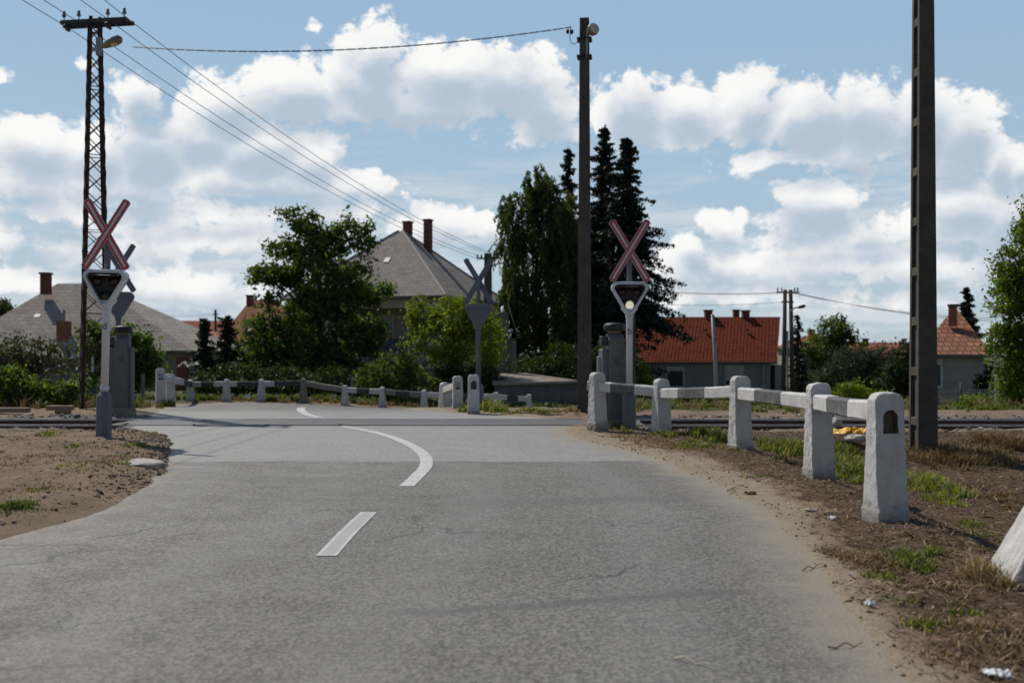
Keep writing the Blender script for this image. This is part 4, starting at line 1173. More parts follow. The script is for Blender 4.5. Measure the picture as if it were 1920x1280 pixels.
gh, gr = small_house('cream bungalow under a patchy brown tiled hip roof with one chimney', 1716, 1862, 664, 588, 1786, 1796, 47, 7.5, 'wall_cream', 'roof_brown', -2.4, phi=math.atan(829 / FOC))
q = P(958, 612, 49); chimney(gr, (q.x, 49, q.z - .1), .36, .9, 'brick')
window(gh, P(929, 0, 47.3).x, P(0, 696, 47.3).z, .5, 1.1, 47.34, .2)
fh, fr_ = small_house('long low distant house with a faded red roof and black flue', 1575, 1730, 672, 643, 1585, 1720, 82, 9, 'wall_cream', 'roof_rust', -2, phi=math.atan(690 / FOC))
q = P(936, 650, 84); chimney(fr_, (q.x, 84, q.z), .45, .55, 'soot', True); q = P(1000, 648, 86); chimney(fr_, (q.x, 86, q.z), .35, .45, 'brick_dark', True)
th, tr_ = small_house('small distant house with a tall brick chimney behind dark trees', 1500, 1560, 650, 628, 1515, 1545, 88, 9, 'wall_cream', 'roof_rust', -2)
q = P(1521, 640, 90); chimney(tr_, (q.x, 90, q.z), .5, 1.0, 'brick')
oh, or_ = small_house('distant house with a pale orange roof behind the big tree', 405, 560, 640, 562, 470, 520, 78, 9, 'wall_cream', 'roof_orange', -2)
q = P(469, 575, 80); chimney(or_, (q.x, 80, q.z), .5, .85, 'brick_dark')
o2, or2 = small_house('distant house with a faded pink roof beyond the bungalow', 315, 470, 640, 601, 335, 450, 95, 9, 'wall_cream', 'roof_rust', -2)
q = P(381, 625, 95); chimney(or2, (q.x, 95, q.z), .55, 1.35, 'brick_dark')
o3, or3 = small_house('distant house tip with an orange roof and stout chimney beyond the bungalow', 280, 330, 632, 612, 298, 312, 100, 8, 'wall_cream', 'roof_rust', -2)
q = P(297, 625, 100); chimney(or3, (q.x, 100, q.z), .85, 1.2, 'brick_dark')
o4, or4 = small_house('low orange roof in front of the faded pink one', 340, 420, 648, 620, 372, 400, 80, 8, 'wall_cream', 'roof_orange', -2)
o5, or5 = small_house('sliver of pinkish roof glimpsed behind the spruces', 1100, 1190, 640, 596, 1130, 1160, 84, 9, 'wall_cream', 'roof_orange', -2)

# concrete panel shed
sh = thing('shed', 'low grey concrete panel shed with a weathered flat roof behind the last white post', 'shed', (0, 0, 0))
a = P(928, 770, 40); c = P(1095, 770, 40); zt = P(0, 719, 40).z
b = MB(); wall_box(b, a.x, c.x, 40, 44.5, -1.6, zt); b.build('wall', M['panel_conc'], sh)
b = MB()
for k in range(6): b.box((a.x + (c.x - a.x) * (k + .02) / 5.2, 39.98, (zt - 1.2) / 2), (.07, .06, zt + 1.2))
b.build('panel_posts', M['panel_conc'], sh)
b = MB(); f0 = P(924, 717, 40); f1 = P(1055, 714, 40); f2 = P(1092, 712, 40); r0 = P(924, 700, 43.6); r1 = P(985, 699, 44); r2 = P(1092, 714, 44.5)
b.add([f0 - Vector((0, .3, 0)), f1 - Vector((0, .3, 0)), f2 - Vector((0, .3, 0)), r2, r1, r0] + [q - Vector((0, .3 if i < 3 else 0, .1)) for i, q in enumerate((f0, f1, f2, r2, r1, r0))], [(0, 1, 4, 5), (1, 2, 3, 4), (11, 10, 7, 6), (10, 9, 8, 7)] + [(i, i + 6, (i + 1) % 6 + 6, (i + 1) % 6) for i in range(6)]); b.build('roof', M['roof_felt'], sh)

# board steps / frame leaning by the lean-to
st = thing('wooden_steps', 'pale broken wooden steps under the lean-to roof', 'steps', P(805, 720, 52))
for i, (x0, y0, x1, y1) in enumerate(((-22, 0, 6, -42), (10, 2, 22, -40))):
    b = MB(); b.bar((x0 / 36, 0, -y0 / 36), (x1 / 36, 0, -y1 / 36), .08, .2); b.build('stringer', M['plank'], st)
for y in (-10, -20, -30):
    b = MB(); b.box((.0, -.1, -y / 36), (1.0, .3, .07)); b.build('tread', M['plank'], st)

# fences, pillar
fg = thing('metal_fence', 'thin grey picket fence before the cream bungalow', 'fence', (0, 0, 0))
x0, x1 = P(1745, 0, 36).x, P(1868, 0, 36).x; g0 = float(base(16, 36)) - .1
b = MB()
for k in range(30):
    x = x0 + (x1 - x0) * k / 29; b.box((x, 36, g0 + .5), (.022, .022, 1.0))
b.box((0.5 * (x0 + x1), 36, g0 + .2), (x1 - x0, .03, .03)); b.box((0.5 * (x0 + x1), 36, g0 + .85), (x1 - x0, .03, .03)); b.build('picket_panel', M['metal_fence'], fg)
for k in range(3):
    b = MB(); x = x0 + (x1 - x0) * (k * .45 + .02); b.box((x, 36.04, g0 + .6), (.06, .06, 1.25)); b.build('fence_post', M['metal_fence'], fg)
pl = thing('gate_pillar', 'plain grey gate pillar beside the picket fence', 'pillar', P(1876, 785, 36))
b = MB(); b.box((0, 0, .7), (.3, .3, 1.7)); b.build('shaft', M['galv'], pl, bevel=.01); b = MB(); b.box((0, 0, 1.58), (.36, .36, .07)); b.build('cap', M['galv'], pl)
for px, yb, yt in ((103, 758, 716), (130, 756, 712), (268, 752, 706), (660, 752, 712)):
    d = 27 if px < 200 else 33 if px < 300 else 38.6
    t = thing('fence_post', {103: 'dark concrete stump at the edge of the leafy bushes', 130: 'shorter dark stump next to the lattice pole foot', 268: 'thin dark stake below the fig bush', 660: 'dark stake behind the far barrier'}[px], 'stake', P(px, yb, d), .1)
    b = MB(); b.box((0, 0, .25), (.22 if px < 200 else .1, .15, (yb - yt) / FOC * d + .5), 0, None, .9); b.build('stake_body', M['wall_dark'], t, bevel=.015)

# ------------------------------------------------------------------ small things on the ground
for px, py, L, rz, lab in ((20, 771, .62, -3, 'long pale wooden sleeper lying beyond the rails among the ballast'), (113, 767, .42, 6, 'short brown sleeper on top of the little timber heap'), (118, 774, .22, 3, 'small pale block of timber below the short sleeper')):
    p = P(px, py, 21.3); b = MB(); b.box((0, 0, .03), (L * 1.25, .22, .10)); o = b.build('railway_sleeper', M['sleeper'], None, bevel=.012, rough=.006, sub=2); o.location = p; o.rotation_euler = (0, 0, R(rz)); tag(o, lab, 'timber')


def lump(name, loc, size, mat, label, cat, seed, flat=1.0, rough=.35):
    from mathutils import noise as mn
    bm = bmesh.new(); bmesh.ops.create_icosphere(bm, subdivisions=3, radius=1)
    for v in bm.verts:
        v.co *= 1 + mn.noise(v.co * 1.4 + Vector((seed, 0, 0))) * rough + mn.noise(v.co * 4 + Vector((0, seed, 0))) * rough * .35
        v.co = Vector((v.co.x * size[0], v.co.y * size[1], v.co.z * size[2]))
    me = bpy.data.meshes.new(name); bm.to_mesh(me); bm.free(); me.materials.append(M[mat]); o = link(name, me); o.location = loc
    return tag(o, label, cat)


def sheet(name, loc, w, l, mat, label, cat, seed, h=.05, rz=0):
    from mathutils import noise as mn
    bm = bmesh.new(); bmesh.ops.create_grid(bm, x_segments=14, y_segments=10, size=1)
    for v in bm.verts:
        q = v.co.copy(); k = mn.noise(q * 1.7 + Vector((seed, 0, 0))); e = 1 + .35 * mn.noise(q * 2.3 + Vector((0, seed, 4)))
        v.co = Vector((q.x * w / 2 * e, q.y * l / 2 * e, h * (.6 + k + .5 * abs(mn.noise(q * 5 + Vector((seed, 2, 0)))))))
    ex = bmesh.ops.solidify(bm, geom=bm.faces[:], thickness=.004)
    me = bpy.data.meshes.new(name); bm.to_mesh(me); bm.free(); me.materials.append(M[mat]); o = link(name, me); o.location = loc; o.rotation_euler = (0, 0, rz)
    return tag(o, label, cat)


lump('concrete_slab', hit(262, 876) + Vector((0, 0, .03)), (.24, .30, .06), 'pale_conc', 'pale flat lump of concrete lying on the dirt verge', 'concrete slab', 4, rough=.25)
lump('stone', P(1568, 792, 16.4), (.09, .1, .09), 'stone', 'round pale stone beside the rails behind the barrier', 'stone', 9)
lump('stone', P(1607, 825, 13.9) + Vector((0, 0, .03)), (.16, .12, .06), 'stone', 'flat pale stone below the yellow plastic', 'stone', 2)
sheet('plastic_bag', P(1580, 815, 14.6) + Vector((0, 0, .02)), .36, .5, 'yellow', 'crumpled yellow plastic bag between the barrier posts', 'plastic bag', 3, .07, .7)
sheet('plastic_bag', P(1618, 814, 14.4) + Vector((0, 0, .02)), .3, .3, 'yellow', 'smaller yellow plastic scrap beside the niched post', 'plastic bag', 8, .07, .2)
for px, py, w, sd, lab in ((1560, 972, .07, 1, 'tiny white paper scrap on the sandy road edge'), (1630, 1138, .05, 2, 'white paper scrap below the tuft of dry grass'), (1872, 1262, .10, 3, 'largest white paper scrap in the bottom corner'), (1868, 843, .14, 4, 'white and pink scrap in the dry grass past the dark pole'), (1520, 962, .09, 6, 'greyish flat chip on the sandy edge')):
    p = hit(px, py); p.z = float(ground_height(np.array([p.x]), np.array([p.y]))[0]) + .004
    sheet('litter_scrap', p, w, w * .8, 'paper' if sd != 6 else 'stone', lab, 'litter', sd, .02, sd)
for px, py, L, rz, m, lab in ((1305, 1248, .085, -25, 'straw_twig', 'bleached bit of straw on the asphalt'), (1585, 1214, .09, 10, 'twig', 'brown twig on the sandy edge'), (1525, 1066, .1, 25, 'twig', 'thin twig pointing from the asphalt edge'), (1385, 915, .22, 40, 'twig', 'long thin twig on the sand by the bend')):
    p = hit(px, py); q = MB(); q.tube([Vector((math.cos(R(rz)) * L * t, math.sin(R(rz)) * L * t * 2, .012 + .012 * math.sin(t * 5 + px))) for t in (-1, -.5, 0, .5, 1)], .0045, .002, 5)
    o = q.build('twig', M[m], smooth=True); p.z = max(float(ground_height(np.array([p.x]), np.array([p.y]))[0]), float(base(p.x, p.y))) ; o.location = p; tag(o, lab, 'twig')
p = hit(1407, 928); p.z = float(ground_height(np.array([p.x]), np.array([p.y]))[0]) + .005; sheet('dead_leaf', p, .11, .06, 'leaf_brown', 'single reddish dead leaf on the sandy edge', 'leaf', 5, .02, .3)
sheet('plastic_sheet', P(468, 752, 39.6), .75, .5, 'bluewhite', 'crumpled pale blue sheet glinting through the far barrier', 'plastic sheet', 6, .18)
sheet('awning', P(358, 690, 47), .85, .9, 'frame_white', 'small white awning beside the bungalow brick pier', 'awning', 2, .25)

# ------------------------------------------------------------------ vegetation
def quads(C, U, Wv, tint):
    """leaf rhombs from centres, half-length and half-width vectors"""
    V = np.stack([C - U, C + Wv - U * .1, C + U, C - Wv - U * .1], 1); n = len(C)
    return V.reshape(-1, 3), np.arange(n * 4).reshape(n, 4), np.repeat(tint, 4)


def rand_dirs(n, up=0.):
    v = rng.normal(size=(n, 3)); v[:, 2] += up; return v / np.linalg.norm(v, axis=1)[:, None]


def leaves(C, size, up=.25, droop=0., asp=.5, jit=.35):
    n = len(C); nrm = rand_dirs(n, up); u = np.cross(nrm, rand_dirs(n)); u /= np.linalg.norm(u, axis=1)[:, None] + 1e-9
    u[:, 2] -= droop; u /= np.linalg.norm(u, axis=1)[:, None]
    w = np.cross(nrm, u); w /= np.linalg.norm(w, axis=1)[:, None] + 1e-9; s = size * (1 + jit * rng.normal(size=n)).clip(.45, 1.8)
    tint = rng.beta(2.2, 2.6, n)
    return quads(C, u * s[:, None] / 2, w * (s * asp)[:, None] / 2, tint)


def ellipsoid_points(ells, n, shell=.55):
    """points through the crown volume, denser towards the outside. ells: centre, radii"""
    vol = np.array([e[1][0] * e[1][1] * e[1][2] for e in ells]) ** (2 / 3); pk = rng.choice(len(ells), n, p=vol / vol.sum())
    c = np.array([e[0] for e in ells])[pk]; r = np.array([e[1] for e in ells])[pk]
    rad = shell + (1 - shell) * rng.random(n); return c + rand_dirs(n) * r * rad[:, None] ** .8


def px_ells(lst, d, root, depth=.75):
    out = []
    for px, py, rx, ry in lst:
        p = P(px, py, d) - root; s = d / FOC; out.append(((p.x, p.y + rng.uniform(-.3, .3) * rx * s, p.z), (rx * s, max(rx, ry * .6) * s * depth, ry * s)))
    return out


def broad_tree(name, label, cat, px, py_base, d, ells, nclump, per, size, mat, crad=.45, trunk=.14, bark='bark', group=None, limbs=14, asp=.5, shell=.5):
    root = P(px, py_base, d); t = thing(name, label, cat, root, 0, group); E = px_ells(ells, d, root)
    cl = ellipsoid_points(E, nclump, shell); rr = crad * (.55 + rng.random(nclump) * .9)
    k = np.repeat(np.arange(nclump), per); off = rng.normal(size=(nclump * per, 3)) * rr[k][:, None] * np.array([.6, .6, .45])
    C = cl[k] + off
    V, F, T = leaves(C, size, asp=asp)
    # each clump has its own shade of leaf
    T = np.clip(T * .65 + np.repeat(rng.random(nclump)[k], 4) * .4, 0, 1)
    np_mesh('crown', V, F, M[mat], dict(tint=T), t)
    b = MB(); c = np.mean([e[0] for e in E], 0); hgt = c[2]
    b.tube([(0, 0, -.4), (trunk * .4, 0, hgt * .35), (c[0] * .35, c[1] * .3, hgt * .75), (c[0] * .8, c[1] * .6, hgt * 1.15)], trunk, trunk * .4, 9)
    for i in rng.choice(nclump, min(limbs, nclump), False):
        q = Vector(cl[i]); s = Vector((c[0] * .3, c[1] * .3, max(.15, min(q.z * .6, hgt * .7)))); m = s.lerp(q, .5) + Vector((0, 0, .12 * q.length * .3)); b.tube([s, m, q], trunk * .42, trunk * .08, 6)
    b.build('trunk', M[bark], t, smooth=True)
    return t


def conifer(label, px, py_base, py_top, d, halfw, mat='needle', per=60, levels=26, droop=.35, size=.16, bias=1.0, name='spruce_tree', group='dark spruces', start=.04, xo=0., power=.85):
    root = P(px, py_base, d); H = (py_base - py_top) / FOC * d; Rm = halfw / FOC * d; t = thing(name, label, 'tree', root, 0, group)
    Cs = []; b = MB(); b.tube([(0, 0, -.5), (0, 0, H * .5), (0, 0, H * .99)], .16 + H * .008, .02, 8)
    nb = levels * 8
    for i in range(nb):
        f = start + (1 - start) * ((i + rng.random()) / nb) ** 1.25; f = min(f, .985)
        rad = Rm * (1 - f) ** power + .14; a = rng.uniform(0, 2 * math.pi); L = rad * (rng.uniform(.35, .9) if rng.random() < .75 else rng.uniform(.9, 1.4)); n = max(14, int(per * (.25 + .75 * L / Rm)))
        s = rng.random(n) ** .75; zz = f * H + L * (.10 * s - droop * s * s * (1.2 - f)) + .22 * L * np.maximum(0, s - .75)
        pts = np.stack([np.cos(a) * L * s, np.sin(a) * L * s, zz], 1); wd = (.07 + .17 * (1 - s)) * L * .5 + .07
        off = rng.normal(size=(n, 3)); off[:, 2] = off[:, 2] * .4 - np.abs(off[:, 2]) * .8; Cs.append(pts + off * wd[:, None] * np.array([.55, .55, .6]))
        if i % 6 == 0 and f < .85: b.tube([(0, 0, f * H), (math.cos(a) * L * .5, math.sin(a) * L * .5, f * H + L * (.05 - droop * .25)), (math.cos(a) * L * .9, math.sin(a) * L * .9, f * H + L * (.09 - droop * .8))], .035, .01, 4)
    # leader
    Cs.append(np.stack([rng.normal(size=40) * .05, rng.normal(size=40) * .05, H * rng.uniform(.93, 1.0, 40)], 1))
    C = np.concatenate(Cs); V, F, T = leaves(C, size, up=.1, droop=.55, asp=.38)
    np_mesh('crown', V, F, M[mat], dict(tint=T), t); b.build('trunk', M['bark'], t)
    return t


def willow(label, px, py_base, d, ells, nstr, size, mat):
    root = P(px, py_base, d); t = thing('weeping_tree', label, 'tree', root); E = px_ells(ells, d, root, .8)
    nb = nstr // 9; bc = ellipsoid_points(E, nb, .62); bl = rng.uniform(.5, 1.0, nb); bk = np.repeat(np.arange(nb), 9); nstr = nb * 9
    st = bc[bk] + rng.normal(size=(nstr, 3)) * np.array([.16, .16, .22])
    L = rng.uniform(.5, 2.4, nstr) * bl[bk]; L = np.minimum(L, np.maximum(.3, st[:, 2] - .4))
    per = 26; k = np.repeat(np.arange(nstr), per); s = np.tile(np.linspace(0, 1, per), nstr) + rng.normal(size=nstr * per) * .02
    sway = (rng.normal(size=(nb, 2)) * .30)[bk] + rng.normal(size=(nstr, 2)) * .10
    C = st[k].copy(); C[:, 2] += .30 * np.minimum(s, .15) / .15 - L[k] * s; C[:, :2] += sway[k] * np.sqrt(np.clip(s, 0, 1))[:, None] + rng.normal(size=(len(k), 2)) * .045
    V, F, T = leaves(C, size, up=0, droop=1.3, asp=.3)
    T = np.clip(T * .5 + np.repeat(rng.random(nb)[bk][k], 4) * .5, 0, 1)
    np_mesh('crown', V, F, M[mat], dict(tint=T), t)
    b = MB(); b.tube([(0, 0, -.5), (.1, 0, 3), (0, 0, 7.0)], .22, .08, 9)
    for i in rng.choice(nstr, 26, False): q = Vector(st[i]); b.tube([(0, 0, min(q.z * .55, 5.5)), Vector((q.x * .5, q.y * .5, q.z * .85)), q], .07, .015, 5)
    b.build('trunk', M['bark'], t, smooth=True)
    return t


broad_tree('cherry_tree', 'large dark green broadleaf tree with an uneven crown before the grey pyramid roof', 'tree', 600, 745, 47,
           [(568, 412, 30, 26), (590, 460, 58, 46), (648, 440, 28, 32), (685, 462, 20, 26), (530, 465, 28, 20), (478, 520, 26, 12), (515, 520, 40, 20), (605, 525, 92, 50), (690, 550, 40, 26), (590, 620, 115, 78), (480, 650, 50, 60), (540, 402, 12, 12), (692, 432, 12, 16), (722, 545, 16, 9), (500, 560, 20, 12), (560, 690, 120, 46), (690, 630, 35, 45), (640, 700, 70, 40)], 800, 44, .21, 'leaf_mid', .34, .2, shell=.4)
broad_tree('lilac_shrub', 'bright lime green shrub behind the island signal', 'shrub', 848, 750, 42,
           [(800, 590, 34, 34), (850, 595, 45, 42), (900, 605, 38, 38), (930, 640, 18, 30), (830, 640, 60, 45), (880, 670, 55, 40), (780, 610, 18, 24)], 300, 40, .15, 'leaf_lime', .3, .07, limbs=18)
broad_tree('low_bush', 'low dark green bush below the lime shrub and lean-to', 'shrub', 735, 752, 40, [(735, 705, 45, 38), (700, 715, 30, 30), (790, 720, 40, 25), (760, 670, 22, 26)], 150, 40, .13, 'leaf_mid', .28, .05)
broad_tree('low_bush', 'dark leafy bush under the lime shrub beside the island', 'shrub', 870, 760, 41, [(850, 715, 50, 32), (910, 710, 28, 34)], 120, 40, .13, 'leaf_dark', .28, .05)
willow('weeping tree with long hanging strands between grey gable and slim pole', 1000, 750, 58, [(1010, 352, 30, 26), (985, 385, 36, 30), (955, 392, 18, 20), (1040, 380, 34, 40), (962, 440, 26, 40), (1030, 430, 50, 60), (1000, 510, 50, 90), (1058, 540, 36, 120), (950, 490, 16, 40), (955, 560, 14, 40), (1020, 640, 60, 70), (985, 610, 36, 60)], 2700, .22, 'leaf_willow')
conifer('slender spruce rising behind the weeping tree', 1066, 745, 276, 62, 84, per=100, levels=46, power=.9, size=.23)
conifer('tall spruce with the highest tip, beside the slim pole', 1134, 745, 236, 61, 106, per=170, levels=60, power=.8, size=.24, start=.12)
conifer('broad spruce with drooping boughs behind the lit crossbuck', 1176, 745, 256, 58, 120, per=170, levels=62, power=.76, droop=.55, size=.24, start=.3)
conifer('shorter dark spruce directly behind the slim floodlight pole', 1100, 745, 385, 64, 95, per=130, levels=50, power=.7, size=.25, start=.1)
for px, top, hw, lab in ((385, 600, 26, 'dark upright thuja at the bungalow end'), (425, 592, 34, 'wider dark thuja beside the big tree')):
    conifer(lab, px, 748, top, 46, hw, 'needle_thuja', 56, 20, .05, .17, name='thuja_tree', group='dark thujas', power=.5)
broad_tree('plum_tree', 'sparse olive bush tree with a thin dark trunk before the bungalow', 'tree', 62, 752, 28, [(40, 660, 46, 32), (95, 668, 44, 30), (130, 690, 30, 24), (20, 690, 40, 30), (80, 705, 55, 26)], 120, 26, .11, 'leaf_olive', .24, .06, limbs=24)
broad_tree('leafy_bush', 'dense green bush low at the edge beyond the rails', 'shrub', 25, 762, 25, [(20, 722, 38, 30), (70, 735, 34, 20), (120, 735, 30, 22)], 150, 36, .10, 'leaf_mid', .2, .04)
broad_tree('fig_bush', 'green leafy bush behind the relay cabinet and lattice pole', 'shrub', 268, 752, 34, [(265, 660, 28, 36), (235, 640, 30, 40), (280, 690, 24, 34), (245, 700, 30, 40), (180, 660, 25, 60)], 190, 36, .15, 'leaf_mid', .26, .06)
broad_tree('garden_tree', 'dark round tree beside the bungalow roof', 'tree', 5, 720, 68, [(6, 605, 36, 36), (-30, 600, 40, 50), (0, 650, 44, 40)], 260, 44, .26, 'leaf_dark', .5, .14)
conifer('narrow dark conifer beside the twin-legged pole', 1496, 748, 590, 62, 24, per=44, levels=20, group='dark conifers past the red house')
broad_tree('garden_tree', 'green tree with a wispy top past the twin-legged pole', 'tree', 1556, 750, 68, [(1560, 625, 36, 28), (1540, 650, 36, 34), (1580, 660, 40, 36), (1550, 700, 50, 40)], 190, 40, .22, 'leaf_mid', .45, .13)
conifer('small conifer tip beside the wispy tree', 1578, 745, 600, 74, 26, per=36, levels=18, group='dark conifers past the red house')
broad_tree('large_bush', 'big rounded grey green bush before the faded red roof', 'shrub', 1610, 755, 55, [(1600, 690, 55, 40), (1650, 688, 48, 42), (1570, 715, 40, 32), (1690, 705, 30, 44), (1630, 725, 80, 28)], 430, 42, .15, 'leaf_greyolive', .34, .08)
broad_tree('dark_bush', 'dark bush right behind the ladder-recess pole', 'shrub', 1695, 755, 50, [(1695, 690, 26, 50), (1670, 720, 24, 36)], 110, 40, .16, 'leaf_dark', .34, .07)
broad_tree('young_shrub', 'young light green shrubs at the foot of the big bush', 'shrub', 1590, 768, 42, [(1580, 738, 22, 26), (1610, 742, 30, 22), (1640, 748, 30, 16), (1560, 748, 18, 16)], 90, 36, .12, 'leaf_lime', .2, .04)
broad_tree('young_shrub', 'light green shrub against the red house corner', 'shrub', 1208, 748, 52, [(1208, 705, 14, 24), (1200, 725, 14, 20), (1222, 730, 12, 16)], 60, 34, .14, 'leaf_lime', .22, .04)
broad_tree('locust_tree', 'large green tree with pinnate drooping twigs at the picture edge', 'tree', 1975, 790, 30, [(1905, 500, 36, 40), (1935, 440, 30, 36), (1960, 420, 60, 60), (1890, 560, 34, 40), (1940, 540, 60, 60), (1885, 640, 32, 34), (1930, 650, 60, 60), (1900, 720, 34, 30), (1910, 750, 30, 20), (1990, 600, 70, 160)], 900, 44, .11, 'leaf_locust', .24, .16, limbs=22)
conifer('distant spruce tip over the brown tiled roof', 1813, 760, 538, 100, 52, per=110, levels=34, power=.75, size=.34, group='dark spruces')
for px, top in ((1852, 693), (1872, 688), (1836, 702)):
    conifer({1852: 'small columnar thuja in the cream bungalow garden', 1872: 'taller columnar thuja beside the gate pillar', 1836: 'shortest thuja by the picket fence'}[px], px, 776, top, 38.5, 10, 'needle_thuja', 40, 14, .02, .09, name='thuja_tree', group='garden thujas', power=.35)
broad_tree('young_shrub', 'low lime shrub behind the picket fence', 'shrub', 1830, 785, 35, [(1820, 755, 18, 20), (1840, 760, 18, 20), (1805, 765, 14, 14)], 60, 34, .09, 'leaf_lime', .16, .03)
broad_tree('hedge', 'long low hedge under the red tiled house', 'hedge', 1370, 762, 57, [(1300, 744, 28, 11), (1345, 744, 30, 12), (1395, 744, 30, 12), (1440, 746, 26, 12), (1265, 748, 20, 10)], 190, 36, .13, 'leaf_dark', .22, .03, limbs=4)
broad_tree('low_bush', 'dark undergrowth beneath the spruces behind the shed', 'shrub', 1040, 752, 50, [(1000, 700, 50, 40), (1070, 690, 50, 60), (1130, 700, 50, 60), (1170, 690, 30, 50)], 220, 40, .18, 'leaf_dark', .4, .05)
broad_tree('low_bush', 'dark undergrowth below the big tree behind the far barrier', 'shrub', 600, 758, 42, [(450, 715, 50, 36), (540, 718, 60, 34), (640, 722, 55, 32), (700, 730, 40, 26), (395, 722, 30, 32)], 260, 40, .15, 'leaf_dark', .32, .05)

# ------------------------------------------------------------------ grass, litter, stones
def zg(x, y):
    return np.maximum(ground_height(x, y), -9)


def blades(regions, name, mat, label, cat, wid=.0042, bend=.7):
    """regions: (x, y, rx, ry, n, hmin, hmax, tint0, tint1)"""
    Vs = []; Fs = []; Ts = []; o = 0
    for x, y, rx, ry, n, h0, h1, t0, t1 in regions:
        # tufts
        nt_ = max(1, n // 14); a = rng.uniform(0, 2 * math.pi, nt_); r = np.sqrt(rng.random(nt_)) * (1 + .25 * rng.normal(size=nt_))
        cx = x + np.cos(a) * r * rx; cy = y + np.sin(a) * r * ry; k = np.repeat(np.arange(nt_), 14); m = len(k)
        bx = cx[k] + rng.normal(size=m) * .035; by = cy[k] + rng.normal(size=m) * .035
        keep = edge_dist(bx, by) > .03; bx, by, k = bx[keep], by[keep], k[keep]; m = len(bx)
        if not m: continue
        bz = zg(bx, by) - .01; H = (h0 + (h1 - h0) * rng.random(m)) * (1 - .5 * np.clip(r[k], 0, 1) ** 2)
        az = rng.uniform(0, 2 * math.pi, m); ln = bend * H * (.3 + rng.random(m)); w = wid * (.6 + .8 * rng.random(m)) * (1 + y / 14)
        px_, py_ = np.cos(az + 1.57), np.sin(az + 1.57)
        B = np.stack([bx, by, bz], 1); side = np.stack([px_, py_, np.zeros(m)], 1) * w[:, None]; dirv = np.stack([np.cos(az) * ln, np.sin(az) * ln, np.zeros(m)], 1)
        m1 = B + dirv * .3 + np.array([0, 0, 1]) * (H * .6)[:, None]; tip = B + dirv + np.array([0, 0, 1]) * (H * .97)[:, None]
        V = np.stack([B - side, B + side, m1 + side * .8, m1 - side * .8, tip + side * .15, tip - side * .15], 1)
        f = np.arange(m)[:, None] * 6 + o; Fs.append(np.concatenate([f + np.array([0, 1, 2, 3]), f + np.array([3, 2, 4, 5])])); Vs.append(V.reshape(-1, 3))
        Ts.append(np.repeat(t0 + (t1 - t0) * rng.random(m), 6)); o += m * 6
    ob = np_mesh(name, np.concatenate(Vs), np.concatenate(Fs), M[mat], dict(tint=np.concatenate(Ts)))
    return tag(ob, label, cat, kind='stuff')


def reg(px, py, rpx, rpy, n, h0, h1, t0=0, t1=1):
    p = hit(px, py); s = p.y / FOC; q = hit(px, py + rpy); r = hit(px, py - rpy)
    return (p.x, p.y, rpx * s, max(.05, abs(r.y - q.y) / 2), n, h0, h1, t0, t1)


G = [reg(1325, 822, 40, 10, 1100, .08, .22), reg(1250, 817, 22, 4, 260, .06, .14), reg(1305, 838, 40, 5, 350, .04, .1), reg(1480, 846, 45, 14, 1100, .06, .24), reg(1440, 836, 36, 9, 260, .05, .16), reg(1600, 885, 48, 26, 1700, .06, .24), reg(1570, 850, 36, 18, 500, .06, .2),
     reg(1735, 915, 34, 22, 1300, .06, .22, .35, 1), reg(1765, 940, 30, 10, 300, .05, .14, .3, 1), reg(1690, 1045, 40, 16, 500, .03, .09, 0, .7), reg(1720, 1065, 26, 10, 260, .03, .08, 0, .7), reg(1650, 1085, 30, 8, 160, .02, .06), reg(1735, 1168, 34, 8, 260, .02, .06), reg(1690, 1060, 18, 10, 160, .03, .08),
     reg(1815, 985, 40, 10, 160, .03, .08, .1, .9), reg(1870, 1020, 30, 10, 160, .03, .09), reg(1430, 893, 36, 4, 160, .02, .06), reg(1600, 905, 25, 10, 260, .04, .12), reg(1745, 1040, 22, 8, 90, .03, .1), reg(1815, 1150, 40, 10, 120, .02, .06), reg(1690, 1130, 30, 6, 70, .02, .05),
     reg(32, 966, 34, 8, 700, .03, .08, .0, .7), reg(80, 934, 22, 3, 160, .02, .05), reg(140, 884, 28, 5, 110, .02, .06, .5, 1), reg(165, 892, 12, 4, 60, .02, .05, .5, 1), reg(258, 845, 32, 3, 420, .02, .06, .1, .8), reg(138, 848, 8, 3, 100, .03, .07), reg(238, 878, 14, 4, 120, .02, .05), reg(95, 818, 22, 4, 130, .05, .12), reg(14, 826, 20, 3, 80, .03, .08), reg(217, 866, 12, 2, 60, .02, .05),
     reg(1180, 806, 30, 5, 180, .06, .14), reg(1150, 803, 20, 4, 120, .06, .16), reg(845, 777, 34, 3, 900, .05, .12), reg(920, 770, 26, 5, 900, .12, .34), reg(1000, 772, 50, 3, 500, .05, .12), reg(960, 776, 30, 3, 200, .04, .1), reg(880, 771, 20, 3, 300, .1, .25)]
blades(G, 'grass', 'grass', 'fresh green grass tufts on the verges near the road', 'grass')
FAR = []
for x in np.linspace(-22, 6, 60): FAR.append((x, 39.3 + rng.normal() * .5, .7, .5, 200, .1, .35, 0, .5))
for x in np.linspace(2.5, 34, 60): FAR.append((x, 22.2 + abs(rng.normal()) * 1.6, 1.0, .9, 150, .05, .16, .0, .8)); FAR.append((x, 29.5 + rng.normal() * 1.5, .9, .9, 110, .03, .10, .0, .6))
for x in np.linspace(4, 40, 50): FAR.append((x, 42 + rng.normal() * 3, 1.2, 1.6, 170, .15, .4, 0, .8))
for x in np.linspace(-26, -8.8, 50): FAR.append((x, 25 + abs(rng.normal()) * 2.0, .7, .8, 110, .1, .36, 0, .4))
blades(FAR, 'meadow_grass', 'grass', 'strips of rough grass along the far fences and track', 'grass', wid=.007)
